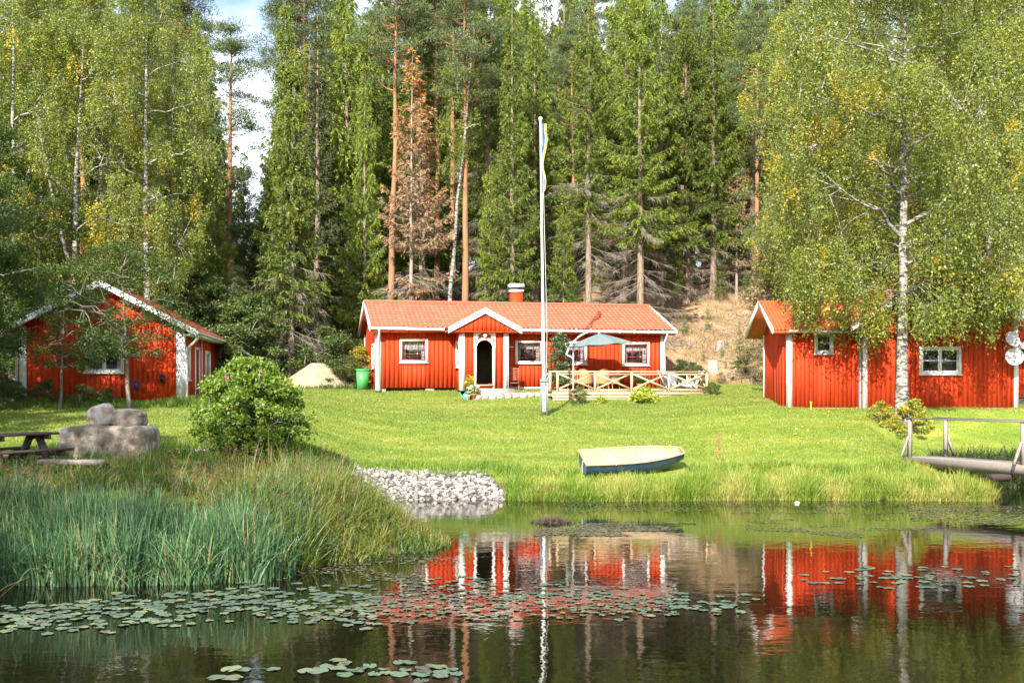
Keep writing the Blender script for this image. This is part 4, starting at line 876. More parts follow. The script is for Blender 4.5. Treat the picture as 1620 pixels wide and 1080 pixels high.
# flagpole with pennant
x, y, z = at(861, 40.0)
fp = empty('flagpole', (x,y,z), 0, label='tall white flagpole in grey base plates with a blue and yellow pennant', cat='flagpole')
top = PZ(192, 40)-z; lx = PX(855,40)-x
mb = MB(); t = np.linspace(0,1,8); mb.tube(np.stack([lx*t, 0*t, .15+(top-.15)*t], -1), .062-.03*t, 12); mb.build('pole', M['white'], fp, True)
mb = MB()
for sx in (-1, 1): mb.box(sx*.105-.035, sx*.105+.035, -.08, .08, 0, 1.32)
mb.box(-.15, .15, -.09, .09, 1.20, 1.27); mb.box(-.10,.10,-.04,.04,1.33,1.40); mb.build('base_bracket', M['slate'], fp)
mb = MB(); a = np.linspace(0, math.pi, 9); mb.lathe([(.085*math.sin(q)+.001, -.085*math.cos(q)) for q in a], (lx,0,top+.08), 12); mb.tube([(lx,0,top-.02),(lx,0,top+.03)], .05, 8); mb.build('finial', M['oldwhite'], fp, True)
pn = empty('pennant', (0,0,0)); pn.parent = fp
for nm, mt_, o0, o1 in (('blue_band','blue',0,.5), ('yellow_band','yellow',.5,1)):
    mb = MB(); n_ = 26; tt = np.linspace(0,1,n_); zz = PZ(196,40)-z-tt*(PZ(303,40)-PZ(196,40))*-1*-1 if False else (PZ(196,40)-z)+tt*(PZ(303,40)-PZ(196,40))
    tw = .4+2.6*tt; wd = (.21*(1-tt*.75))*(.55+.45*np.abs(np.cos(tw*2.2))); off = .05+.05*np.sin(tt*9)
    xa = lx*(zz/top)+off+wd*o0; xb = lx*(zz/top)+off+wd*o1; yy = -.03+.05*np.sin(tt*11+1)
    mb.grid(np.stack([xa,xb]), np.stack([yy,yy+.02*np.sin(tt*14)]), np.stack([zz,zz])); mb.grid(np.stack([xa,xb])[::-1], np.stack([yy,yy+.02*np.sin(tt*14)])[::-1]+.006, np.stack([zz,zz])[::-1]); mb.build(nm, M[mt_], pn, True)
mb = MB(); mb.tube([(lx+.05,-.05,top-.1),(.1,-.06,3),(.07,-.08,1.4)], .008, 4); mb.build('halyard', M['white'], fp)

# green wheelie bin
x, y, z = at(573, 46.5)
bn = empty('wheelie_bin', (x,y,z), math.radians(14), label='small green wheelie bin at the left end of the middle house', cat='bin')
mb = MB(); mb.hexa([(-.215,-.24,.04),(.215,-.24,.04),(.215,.22,.04),(-.215,.22,.04)], [(-.24,-.27,.80),(.24,-.27,.80),(.24,.26,.80),(-.24,.26,.80)]); mb.build('body', M['plastic_green'], bn)
mb = MB(); mb.hexa([(-.265,-.30,.805),(.265,-.30,.805),(.265,.29,.805),(-.265,.29,.805)], [(-.25,-.27,.86),(.25,-.27,.86),(.25,.28,.90),(-.25,.28,.90)]); mb.tube([(-.2,.33,.84),(.2,.33,.84)], .02, 6); mb.build('lid', M['plastic_green'], bn)
for sx in (-1,1): mb = MB(); mb.tube([(sx*.17,.2,.09),(sx*.22,.2,.09)], .09, 12); mb.build('wheel', M['black'], bn, True)

# sand heap
def heap(x, y, w, d, h, seed):
    a, b = np.meshgrid(np.linspace(-1,1,60), np.linspace(-1,1,40)); r = np.sqrt(a*a+b*b); n_ = fbm(a*2.2+seed, b*2.2, seed)-.47
    X = x+a*w/2; Y = y+b*d/2; prof = np.clip(1-r+n_*.25,0,1); Zg = ground(X, Y); Z = Zg-.1+h*1.25*np.clip(prof+.14*np.exp(-((a-.25)**2+(b)**2)*12),0,1)**.85
    mb = MB(); mb.grid(X, Y, Z); return mb
tag(heap(PX(499,48.5), 48.5, 4.4, 3.0, .98, 3).build('sand_heap', M['sand'], None, True), 'heap of pale sand by the forest edge left of the middle house', 'sand heap')

# stones: a squared block with two boulders on it
def boulder(name, c, dims, sq, seed, rz, label, mat, tilt=0, amp=.10, flat=1.):
    nu, nv = 44, 28; th, ph = np.meshgrid(np.linspace(0,2*math.pi,nu), np.linspace(.02,math.pi-.02,nv)); f = lambda v: np.sign(v)*np.abs(v)**sq
    X = f(np.sin(ph))*f(np.cos(th)); Y = f(np.sin(ph))*f(np.sin(th)); Z = f(np.cos(ph))
    def n3(X,Y,Z,s): return fbm(X*s+seed, Y*s+Z*s*.7, seed)+fbm(Z*s+seed*2, X*s*.6-Y*s, seed+9)-.94
    k_ = 1+amp*n3(X,Y,Z,1.3)+amp*.6*np.abs(n3(X,Y,Z,3.1))+amp*.3*n3(X,Y,Z,7)
    # keep the seam closed
    k_[:,-1] = k_[:,0]
    mb = MB(); mb.T = Matrix.Rotation(tilt, 4, 'Y'); mb.grid((X*k_*dims[0]/2)[:,::-1], (Y*k_*dims[1]/2)[:,::-1], (Z*k_*dims[2]/2)[:,::-1]*-1*-1)
    o = mb.build(name, M[mat], None, True); o.location = c; o.rotation_euler = (0,0,rz); return tag(o, label, 'stone')
d_ = 26.0; bx = PX(161,d_); bz = PZ(674,d_); bot = gz(bx,d_)-.15
boulder('granite_block', (bx,d_+.5,(bz+bot)/2), (2.06,1.3,bz-bot), .20, 5, 0, 'big squared grey boulder on the left bank carrying two smaller stones', 'rock', amp=.05)
boulder('boulder', (PX(150,d_), d_+.45, bz+.22), (.66,.6,.56), .75, 8, .3, 'pale pointed boulder on top of the big block, left one with reddish foot', 'rock2', -.35, .16)
boulder('boulder', (PX(193,d_), d_+.5, bz+.17), (.80,.6,.44), .6, 12, -.1, 'flatter grey boulder on top of the big block, right one with dark lichen', 'rock', .05, .14)

# picnic table cut by the left picture edge
x0 = PX(18,24.6); zt = PZ(686,24.4); zg = gz(x0,24.6)
pt_ = empty('picnic_table', (x0,24.6,zg), math.radians(64), label='dark brown picnic table with bench cut by the left edge', cat='picnic table')
H_ = zt-zg
mb = MB()
for i in range(5): mb.box(-1.0, 1.0, -.37+i*.15, -.37+i*.15+.14, H_-.05, H_)
mb.build('table_top', M['darkwood'], pt_)
for sy in (-1, 1):
    mb = MB(); mb.box(-1.0, 1.0, sy*.70-.13, sy*.70+.13, H_*.56-.05, H_*.56); mb.build('bench_seat', M['darkwood'], pt_)
for u in (-.62, .62):
    for sy in (-1, 1): mb = MB(); mb.beam((u,sy*.12,H_-.05),(u,sy*.56,-.05), .07, .17, up=(1,0,0)); mb.build('leg', M['darkwood'], pt_)
    mb = MB(); mb.box(u+.09, u+.15, -.80, .80, H_*.56-.17, H_*.56-.052); mb.build('cross_beam', M['darkwood'], pt_)
    mb = MB(); mb.box(u+.09, u+.15, -.36, .36, H_-.15, H_-.052); mb.build('cross_beam', M['darkwood'], pt_)
mb = MB(); xa = PX(60,22.6); mb.box(xa, PX(163,22.6), 22.55, 22.8, PZ(735,22.6), PZ(727,22.6)); o = mb.build('plank', M['greywood']); tag(o, 'low grey plank lying in the grass below the big block', 'plank')

# ---- terrace beside the middle house
DO = 3.05; DA = HS.u(874,619,DO)[0]; DB = HS.u(1124,619,DO)[0]; dzf = HS.u(874,619,DO)[1]
deck = empty('wooden_deck', (HS.x,HS.y,HS.z), HS.a, label='raised wooden deck before the right half of the middle house', cat='deck')
mb = MB(); n_ = int(DO/.14)
for i in range(n_): mb.box(DA, DB, -DO+i*.14, -DO+i*.14+.128, dzf-.04, dzf, .2+.6*random.random())
mb.build('deck_floor', M['plank'], deck)
mb = MB()
for i in range(4): mb.box(DA-.02+.02*i, DB+.02-.02*i, -DO-.02+.02*i, -DO+.02+.02*i, dzf-.05-.09-(i*.11), dzf-.05-(i*.11)-.0, random.random())
for i in range(4): mb.box(DB-.02-.02*i, DB+.02-.02*i, -DO+.05, -.1, dzf-.14-(i*.11), dzf-.05-(i*.11), random.random())
mb.box(DA, DA+.04, -DO+.05, -.1, dzf-.2, dzf-.05)
mb.build('skirting', M['plank'], deck)
mb = MB()
for i in range(6): mb.box(DA+.1+i*(DB-DA-.3)/5, DA+.22+i*(DB-DA-.3)/5, -DO+.15, -DO+.3, -.9, dzf-.05)
mb.split('post_footing', M['greywood'], deck)
us = [HS.u(p, 600, DO)[0] for p in (882.5, 942, 1000, 1059, 1119)]; rt_ = HS.u(882,587,DO)[1]; pw_ = .09
def xpanel(a, b, horiz=True, fix=0.):
    """crossed braces with rails between two posts"""
    out = []
    for (p, q) in (((a,dzf+.10),(b,rt_-.10)), ((a,rt_-.10),(b,dzf+.10))):
        m1 = MB(); P = (lambda u, z: (u, fix, z)) if horiz else (lambda u, z: (fix, u, z)); dv = .012 if p[1] < q[1] else -.012
        p3 = np.array(P(*p)); q3 = np.array(P(*q)); sh = np.array([0,dv,0]) if horiz else np.array([dv,0,0]); m1.beam(p3+sh, q3+sh, .022, .07); m1.build('cross_brace', M['plank'], rail)
    for zz in (dzf+.06, rt_-.11): m1 = MB(); m1.beam(P(a,zz), P(b,zz), .03, .06); m1.build('rail', M['plank'], rail)
rail = empty('railing', (0,0,0)); rail.parent = deck
yf = -DO+.06
for u in us+[us[0]-.30]:
    mb = MB(); mb.box(u-pw_/2, u+pw_/2, yf-.045, yf+.045, dzf, rt_-.03, .8); mb.build('railing_post', M['plank'], rail)
for v in (-1.9, -.8): mb = MB(); mb.box(us[-1]-pw_/2, us[-1]+pw_/2, v-.045, v+.045, dzf, rt_-.03, .7); mb.build('railing_post', M['plank'], rail)
for v in (-1.9,): mb = MB(); mb.box(us[0]-.30-pw_/2, us[0]-.30+pw_/2, v-.045, v+.045, dzf, rt_-.03, .7); mb.build('railing_post', M['plank'], rail)
for a, b in zip(us[:-1], us[1:]): xpanel(a+.05, b-.05, True, yf)
xpanel(yf+.05, -1.95, False, us[-1]); xpanel(-1.85, -.85, False, us[-1]); xpanel(yf+.05, -1.95, False, us[0]-.30)
mb = MB(); mb.box(us[0]-.36, us[-1]+.07, yf-.065, yf+.065, rt_-.03, rt_+.012, .9); mb.build('hand_rail', M['plank'], rail)
mb = MB(); mb.box(us[-1]-.065, us[-1]+.065, yf+.068, -.75, rt_-.03, rt_+.012, .9); mb.build('hand_rail', M['plank'], rail)

def hw_(u, v, z): return HS.world(u, v, z)
# wicker chairs round a table
def make_chair():
    r = empty('wicker_chair', (0,0,0)); a = np.linspace(math.radians(-15), math.radians(195), 15)
    mb = MB()
    for ins, flip in ((.0,False),(.035,True)):
        R_ = .30-ins; zz = np.array([.36,.58,.80]); hgt = np.where(np.abs(a-math.pi/2) < 1.0, 1., .0); A_, Z_ = np.meshgrid(a, np.array([0,.5,1.])); top_ = .62+.26*np.exp(-((A_-math.pi/2)/.75)**4)
        X = R_*np.cos(A_)*(1+.08*Z_); Y = (R_*np.sin(A_))*(1+.1*Z_); Zc = .34+(top_-.34)*Z_; mb.grid(*( [q[:,::-1] if flip else q for q in (X,Y,Zc)]))
    mb.tube(np.stack([.307*np.cos(a)*1.05, .307*np.sin(a)*1.07, .63+.26*np.exp(-((a-math.pi/2)/.75)**4)], -1), .022, 6); mb.build('backrest', M['wicker'], r, True)
    mb = MB(); mb.lathe([(.001,.40),(.26,.40),(.285,.37),(.28,.30),(.001,.30)], (0,.02,0), 16); mb.build('seat', M['wicker'], r)
    for sx in (-1,1):
        for sy in (-1,1): mb = MB(); mb.tube([(sx*.19,sy*.17,.32),(sx*.23,sy*.22,0)], .018, 6); mb.build('leg', M['wicker'], r)
    return r
ch0 = make_chair(); us_ = [(901,.95,200,'wicker chair at the left end of the deck table'), (925,1.5,150,'wicker chair on the near left side of the deck table'), (952,1.4,180,'wicker chair at the near side of the deck table below the parasol'), (968,1.0,215,'wicker chair at the right end of the deck table'), (930,.45,0,'wicker chair on the far side of the deck table against the house wall')]
for i, (px, v, rz, lab) in enumerate(us_):
    u = HS.u(px, 605, v)[0]; o = ch0 if i == 0 else copy_tree(ch0); o.location = hw_(u, -v, dzf); o.rotation_euler = (0,0,HS.a+math.radians(rz)); o.scale = (1.1,1.1,1.0); tag(o, lab, 'chair', 'wicker chairs on the deck')
u = HS.u(938,600,.95)[0]; tb = empty('deck_table', hw_(u,-.98,dzf), HS.a, label='slatted wooden table between the wicker chairs on the deck', cat='table')
mb = MB()
for i in range(6): mb.box(-.62,.62,-.33+i*.11,-.33+i*.11+.1,.66,.69)
mb.build('table_top', M['wicker'], tb)
for sx in (-1,1):
    for sy in (-1,1): mb = MB(); mb.box(sx*.52-.03, sx*.52+.03, sy*.24-.03, sy*.24+.03, 0, .66); mb.build('leg', M['wicker'], tb)
# cantilever parasol
um = empty('cantilever_parasol', hw_(HS.u(907,600,1.9)[0],-1.9,dzf), HS.a, label='grey green cantilever parasol on a curved white pole above the deck', cat='parasol')
z0_ = 0; 
def uz(px, py, out=1.9): u, zz = HS.u(px, py, out); return u-HS.u(907,600,1.9)[0], zz-dzf
mb = MB(); mb.tube([(0,0,0),(0,0,uz(907,550)[1])], .025, 8); mb.build('pole', M['white'], um, True)
P_ = [uz(896,561), uz(899,552), uz(905,543), uz(915,533), uz(925,527), uz(936,523), uz(947,523)]; pth = [(a,0.0,b) for a,b in P_]
mb = MB(); mb.tube(pth, .035, 8); mb.tube([(P_[0][0]+.02,0,P_[0][1]), (0,0,P_[0][1]-.15)], .03, 6); mb.build('arm', M['white'], um, True)
cx, cz = uz(948,527.5); R_ = (uz(1001,541)[0]-uz(896,545)[0])/2; zr = uz(950,545)[1]; ccx = (uz(1001,541)[0]+uz(896,545)[0])/2
n8 = 8; mb = MB()
for k_ in range(n8):
    a0 = 2*math.pi*k_/n8+.2; a1 = a0+2*math.pi/n8; tt = np.linspace(0,1,6)
    def edge(a, t): return np.array([cx+(ccx-cx)*t+R_*t*math.cos(a), R_*t*math.sin(a)*.92, cz+(zr-cz)*(t**1.15)-.05*math.sin(a)*0+(.10*math.cos(a))*t])
    for i in range(5):
        rows = []
        for s_ in np.linspace(0,1,4):
            sag = -.045*math.sin(math.pi*s_)
            rows.append([edge(a0,tt[i])*(1-s_)+edge(a1,tt[i])*s_+np.array([0,0,sag*tt[i]]), edge(a0,tt[i+1])*(1-s_)+edge(a1,tt[i+1])*s_+np.array([0,0,sag*tt[i+1]])])
        for j in range(3): mb.add([rows[j][0],rows[j][1],rows[j+1][1],rows[j+1][0]], [[0,1,2,3]]) if i else mb.add([rows[j][0],rows[j][1],rows[j+1][1]], [[0,1,2]])
mb.build('canopy', M['canvas'], um)
for k_ in range(n8):
    a0 = 2*math.pi*k_/n8+.2; mb = MB(); mb.tube([edge(a0,0)-(0,0,.02), edge(a0,.99)-(0,0,.03)], .010, 4); mb.build('rib', M['grey_metal'], um)
mb = MB(); mb.tube([(cx,0,cz-.05),(cx,0,cz+.12)], .05, 8); mb.build('hub', M['grey_metal'], um)

# covered grill and deck chair at the right end
u = HS.u(1058,600,1.5)[0]; gb = empty('covered_grill', hw_(u,-1.5,dzf), HS.a, label='grill under a dark grey cover near the right end of the deck', cat='grill')
mb = MB(); w_ = .27; mb.hexa([(-w_,-.22,.12),(w_,-.22,.12),(w_,.22,.12),(-w_,.22,.12)], [(-w_*1.03,-.24,.62),(w_*1.03,-.24,.62),(w_*1.03,.24,.62),(-w_*1.03,.24,.62)]); mb.hexa([(-w_*1.03,-.24,.62),(w_*1.03,-.24,.62),(w_*1.03,.24,.62),(-w_*1.03,.24,.62)], [(-w_*.8,-.16,.80),(w_*.8,-.16,.80),(w_*.8,.16,.80),(-w_*.8,.16,.80)]); mb.build('cover', M['slate'], gb)
for sx in (-1,1):
    mb = MB(); mb.box(sx*.2-.02, sx*.2+.02, -.1, -.06, 0, .12); mb.build('leg', M['grey_metal'], gb)
    mb = MB(); mb.box(sx*.2-.02, sx*.2+.02, .06, .1, 0, .12); mb.build('leg', M['grey_metal'], gb)
def lounger(px, v, flip, label):
    u = HS.u(px,612,v)[0]; r = empty('deck_chair', hw_(u,-v,dzf), HS.a+(math.pi if flip else 0), label=label, cat='deck chair', group='white deck chairs at the deck end')
    mb = MB()
    for sy in (-.26,.26):
        mb.beam((-.62,sy,.18),(.30,sy,.30), .04, .06); mb.beam((.30,sy,.30),(.62,sy,.86), .04, .05); mb.beam((-.62,sy,.24),(-.66,sy,0), .04,.05); mb.beam((.1,sy,.28),(.5,sy,0), .04,.05); mb.beam((-.15,sy,.42),(.45,sy,.56), .05,.035); mb.beam((-.12,sy,.42),(-.15,sy,.24), .035,.04)
    mb.build('frame', M['white'], r)
    mb = MB()
    for i in range(8): t_ = i/8; mb.box(-.6+t_*.9, -.6+t_*.9+.09, -.24, .24, .20+t_*.12, .225+t_*.12)
    mb.build('seat', M['white'], r)
    mb = MB(); mb.beam((.31,-.0,.33),(.60,-.0,.84), .46, .02, up=(-.86,0,.5)); mb.build('backrest', M['grey_metal'], r)
lounger(1088, 1.7, False, 'white reclining chair with raised back at the right end of the deck')
lounger(1066, 2.3, True, 'low white chair in front of the grey covered grill')

# bench with folded slats right of the porch
u = HS.u(812,600,.8)[0]; be = empty('slatted_bench', hw_(u,-.78,0.02), HS.a, label='red slatted bench against the wall right of the porch', cat='bench')
mb = MB()
for i in range(6): mb.box(-.14,.20,.0,.025,.40+i*.085,.40+i*.085+.065)
mb.box(-.17,-.13,-.01,.04,.30,.93); mb.box(.20,.24,-.01,.04,.30,.93); mb.box(-.13,.20,-.01,.02,.90,.93); mb.build('backrest', M['tile'], be)
mb = MB()
for i in range(3): mb.box(-.17,.22,-.32+i*.1,-.32+i*.1+.085,.29,.315)
mb.build('seat', M['greywood'], be)
for sx in (-.14,.20): mb = MB(); mb.box(sx-.02,sx+.02,-.3,-.02,0,.04); mb.box(sx-.02,sx+.02,-.18,-.14,.04,.29); mb.build('leg', M['greywood'], be)

# pots at the porch
def pot(px, py, out, r, h, mat, name, label, flower=None, leafm='bush', fh=.35, n=260, cat='flower pot'):
    u, _ = HS.u(px, py, out); w = hw_(u, -out, 0); root = empty(name, (w[0],w[1],gz(w[0],w[1])), 0, label=label, cat=cat)
    mb = MB(); mb.lathe([(.001,0),(r*.7,0),(r,h*.85),(r*1.1,h*.86),(r*1.1,h),(r*.92,h),(r*.85,h*.8),(.001,h*.78)], n=16); mb.build('pot', M[mat], root, True)
    if flower is not None:
        rg = np.random.default_rng(int(px)); mb = MB(); p = rdir(rg, n)*(rg.random((n,1))**.5)*np.array([r*1.5,r*1.5,fh*.5])+np.array([0,0,h+fh*.45]); leaves(mb, p, rg, .07, .3+.6*rg.random(n)); mb.build('leaves', M[leafm], root)
        mb = MB(); nf = 26; p = unit(rg.normal(size=(nf,3))*np.array([1,1,.6])+np.array([0,-.5,.8]))*np.array([r*1.5,r*1.5,fh*.55])+np.array([0,0,h+fh*.5])
        for k_ in range(5): leaves(mb, p+rg.normal(size=(nf,3))*.015, rg, .05, np.full(nf,.5))
        mb.build('blossom', M[flower], root)
pot(750, 618, 2.0, .14, .22, 'terracotta', 'flower_pot', 'terracotta pot with white flowers before the porch', 'petal_white')
pot(743, 612, 1.75, .13, .30, 'stone', 'flower_pot', 'tall stone pot with yellow flowers at the porch corner', 'petal_yellow', fh=.62)
pot(740, 620, 2.15, .10, .22, 'white', 'white_jug', 'small white jug on the grass beside the terracotta pot', None, cat='jug')
u, _ = HS.u(736.5,616,1.9); w = hw_(u,-1.9,0); wc = empty('watering_can', (w[0],w[1],gz(w[0],w[1])), 0, label='teal watering can left of the porch pots', cat='watering can')
mb = MB(); mb.lathe([(.001,0),(.10,0),(.11,.1),(.09,.22),(.05,.24),(.001,.24)], n=14); mb.build('body', M['teal'], wc, True)
mb = MB(); mb.tube([(-.08,0,.06),(-.20,0,.22),(-.24,0,.30)], [.022,.016,.028], 6); mb.build('spout', M['teal'], wc, True)
mb = MB(); mb.tube([(.08,0,.06),(.17,0,.14),(.13,0,.26),(0,0,.30),(-.04,0,.24)], .012, 5); mb.build('handle', M['teal'], wc, True)
u = HS.u(1015,605,1.2)[0]; w = hw_(u,-1.2,dzf); r_ = empty('flower_pot', w, 0, label='terracotta pot with a leafy plant on the deck right of the chairs', cat='flower pot')
mb = MB(); mb.lathe([(.001,0),(.15,0),(.2,.26),(.22,.27),(.22,.32),(.18,.32),(.001,.28)], n=16); mb.build('pot', M['terracotta'], r_, True)
rg = np.random.default_rng(5); mb = MB(); p = rdir(rg,500)*(rg.random((500,1))**.5)*np.array([.40,.35,.20])+np.array([0,0,.48]); leaves(mb, p, rg, .08, .2+.5*rg.random(500)); mb.build('leaves', M['oak'], r_)
# stone path along the house foot
mb = MB(); u0 = HS.u(748,620,1.8)[0]; u1 = HS.u(880,618,1.8)[0]; nsl = 11
for i in range(nsl):
    a = u0+(u1-u0)*i/nsl; b = u0+(u1-u0)*(i+1)/nsl-.02; q = [hw_(a,-2.1,0),hw_(b,-2.1,0),hw_(b,-1.42,0),hw_(a,-1.42,0)]; zz = max(gz(x,y) for x,y,_ in q); mb.hexa([(x,y,zz-.25) for x,y,_ in q], [(x,y,zz+.035) for x,y,_ in q], random.random())
tag(mb.build('path', M['stone']), kind='structure')

# small trees and shrubs by the deck
rw = Kind('rowan_tree', broadleaf(81, 2.55, .58, .22, .03, 5200, .085, 9, 62, 0, cl=.22, gap=.12, topflat=.8, sq=.4, vbase=.35), (M['grey_bark'], leafmat('rowan_leaves', [(0,(.03,.06,.02)),(.6,(.07,.12,.035)),(1,(.14,.17,.06))], .3, .05, .08)), 'tree')
w = hw_(HS.u(884,585,1.15)[0], -1.15, 0); rw.put(w[0], w[1], 'small dense green tree before the wall behind the flagpole', .96)
for px, d, top, kd, lab, sx in ((915,43.0,609,uB,'green shrub before the left part of the deck',.62), (1075,44.6,621,uB,'small grey green shrub before the right end of the deck',.6), (1128,44.8,602,uB,'leafy shrub just beyond the right deck end',.8)):
    T(kd, px, d, lab, top, sxy=sx*1.6)
hosta = Kind('leafy_clump', broadleaf(83, .5, .42, .0, .01, 2200, .13, 4, 40, 0, cl=.13, topflat=.6, sq=.4, vbase=.5), (M['grey_bark'], leafmat('hosta_leaves', [(0,(.14,.22,.02)),(1,(.42,.46,.05))], .35, .05)), 'plant')
x, y, _ = at(1020, 43.4); hosta.put(x, y, 'yellow green leafy clump before the middle of the deck', 1.15, sink=.02)
x, y, _ = at(950, 43.2); hosta.put(x, y, 'tiny yellowing clump before the deck', .5, sink=.02)
# rose bush on the lawn
rb = Kind('rose_bush', broadleaf(84, 2.45, 1.52, .02, .05, 42000, .085, 16, 300, 0, cl=.27, gap=.0, topflat=.62, sq=.36, vbase=.32), (M['grey_bark'], M['bush']), 'bush')
x, y, _ = at(394, 28.8); o = rb.put(x, y, 'round bright green rose bush on the lawn with a few pink blooms', 1.0, rz=.5, sink=.05)
rg = np.random.default_rng(4); mb = MB()
for (px, py) in ((412,586),(358,593),(352,693)):
    c = np.array([PX(px,27.6)-x, -1.15, PZ(py,27.6)-gz(x,y)]); Rz = np.array(Matrix.Rotation(-.5,3,'Z')); c = Rz@c
    p = np.repeat(c[None],14,0)+rg.normal(size=(14,3))*.013; leaves(mb, p, rg, .045, np.full(14,.5), asp=1.)
mb.build('blooms', M['petal_pink'], o)
x, y, _ = at(449, 28.4); st_ = MB(); st_.tube([(x,y,gz(x,y)-.1),(x+.02,y,gz(x,y)+.4),(x+.12,y,gz(x,y)+.95)], [.05,.04,.03], 7); tag(st_.build('stump_stem', M['darkwood'], None, True), 'dark bare stem at the right edge of the rose bush', 'stem')
# yellow tinted sprouts at the big birch foot, yellow marker post
sp_ = Kind('birch_sprouts', broadleaf(85, 1.0, .75, .0, .02, 2600, .075, 9, 46, 0, cl=.16, gap=.1, topflat=.6, sq=.5, vbase=.45, yellow=.35), (M['grey_bark'], M['birch']), 'shrub')
for px, d, sc, lab in ((1395,37.6,.72,'yellow green sprouts left of the big birch foot'), (1442,37.7,1.05,'taller sprouts right of the big birch foot'), (1420,37.3,.5,'low sprouts right before the big birch foot')):
    x, y, _ = at(px, d); sp_.put(x, y, lab, sc, sink=.03)
x, y, z = at(1283, 39.0); mb = MB(); mb.tube([(x,y,z-.1),(x,y,z+.24)], .03, 8); mb.tube([(x,y,z+.24),(x,y,z+.28)], .045, 8); tag(mb.build('marker_post', M['petal_yellow'], None, True), 'short yellow marker post in the grass before the annex', 'post')

# ---- dinghy drawn up on the bank
d_ = 32.4; bL = (1080-926)*d_/F*1.04; x, y = PX(1000,d_), d_; bo = empty('rowing_dinghy', (x,y,PZ(741,d_)-.02), math.radians(7), label='small dinghy with blue grey hull and cream inside lying on the bank', cat='boat'); bo.rotation_euler = (math.radians(17), math.radians(-2), math.radians(7))
def sect(t, ins=0.):
    """half width, keel height, gunwale height along the boat; t=0 transom, 1 bow"""
    w = .66*(1-.62*max(0,(t-.45)/.55)**2.0)*(.94+.06*min(1,t*4)); k_ = .0+.30*max(0,(t-.6)/.4)**2; g_ = .42+.10*t*t; return w-ins, k_+ins, g_
ts = np.linspace(0,1,22); hull = []
def shell(ins):
    rows = []
    for t in ts:
        w, k_, g_ = sect(t, ins); xx = -bL/2+bL*t; xx = min(max(xx,-bL/2+ins*1.0),bL/2-ins*1.0)
        rows.append([(xx,-w,g_),(xx,-w*.90,(g_+k_)/2+.02),(xx,-w*.72,k_+.04),(xx,-w*.35,k_),(xx,0,k_-.01),(xx,w*.35,k_),(xx,w*.72,k_+.04),(xx,w*.90,(g_+k_)/2+.02),(xx,w,g_)])
    return np.array(rows)
A_ = shell(0); B_ = shell(.03)
mb = MB(); mb.grid(A_[...,0], A_[...,1], A_[...,2]); mb.add(A_[0], [list(range(9))]); mb.add(A_[-1], [list(range(9))[::-1]]); mb.build('hull', M['boat_out'], bo)
mb = MB(); mb.grid(B_[::-1,:,0], B_[::-1,:,1], B_[::-1,:,2]); mb.add(B_[0]+(.002,0,0), [list(range(9))[::-1]]); mb.add(B_[-1]-(.002,0,0), [list(range(9))]); mb.build('inner_shell', M['boat_in'], bo)
mb = MB()
for s_ in (0, 8): mb.tube(A_[:,s_]*(1,1,1)+(0,0,.01), .028, 6)
mb.tube(np.stack([A_[0,0],A_[0,8]])+(0,0,.01), .028, 6); mb.tube(np.stack([A_[-1,0],A_[-1,8]])+(0,0,.01), .028, 6); mb.build('gunwale', M['boat_in'], bo, True)
mb = MB(); i_ = 6; w, k_, g_ = sect(ts[i_], .03); xx = B_[i_,0,0]; mb.tube([(xx,-w-.06,g_+.0),(xx-.02,-w*.5,g_-.24),(xx,0,g_-.28),(xx+.02,w*.6,g_-.2),(xx,w+.05,g_+.02)], .014, 5); mb.tube([(-bL/2-.03,-.25,.43),(-bL/2-.05,-.22,.25),(-bL/2-.05,-.3,.10)], .02, 5); mb.build('rope', M['rope'], bo)

# ---- footbridge at the right edge
zd = PZ(722,33.05); p0 = np.array([PX(1432,33.0), 33.0]); dirv = unit(np.array([1.75,-3.4])); nrm = np.array([-dirv[1], dirv[0]]); nrm = nrm if nrm[0] > 0 else -nrm; BWd = 1.25; BLn = 9.0
fb_ = empty('footbridge', (p0[0],p0[1],zd), math.atan2(dirv[1],dirv[0]), label='weathered wooden footbridge with railings at the right edge', cat='bridge')
# local: x along the bridge, y to its far (left-turned) side
mb = MB()
for i in range(int(BLn/.15)): mb.box(i*.15, i*.15+.138, 0, BWd, -.045, 0, random.random())
mb.build('deck_boards', M['greywood'], fb_)
for yy in (0.06, BWd-.06): mb = MB(); mb.box(.02, BLn, yy-.05, yy+.05, -.28, -.047, .4); mb.build('bearer', M['greywood'], fb_)
mb = MB(); mb.box(0, BLn, -.045, -.003, -.25, .004, .5); mb.build('side_board', M['greywood'], fb_)
RH = PZ(660,33.05)-zd
def brail(yy, sgn):
    posts = [.12, 4.0, 7.9] if sgn < 0 else [.45, 4.1, 7.7]
    for u in posts:
        mb = MB(); mb.box(u-.05, u+.05, yy-.05, yy+.05, -.2 if sgn*0 else .0, RH-.04, .6); q = mb.build('railing_post', M['greywood'], fb_)
        mb = MB(); mb.beam((u,yy+sgn*.06,RH*.52),(u,yy+sgn*.36,.02), .05, .08, up=(1,0,0), var=.9); mb.build('brace', M['greywood'], fb_)
    mb = MB(); mb.box(0, BLn, yy-.07, yy+.07, RH-.04, RH, .5); mb.build('hand_rail', M['greywood'], fb_)
brail(.06, -1) ; brail(BWd-.06, 1)
mb = MB(); mb.tube([(1.3,BWd+1.6,-.62),(1.35,-1.0,-.66)], .12, 10); mb.build('support_log', M['darkwood'], fb_, True)

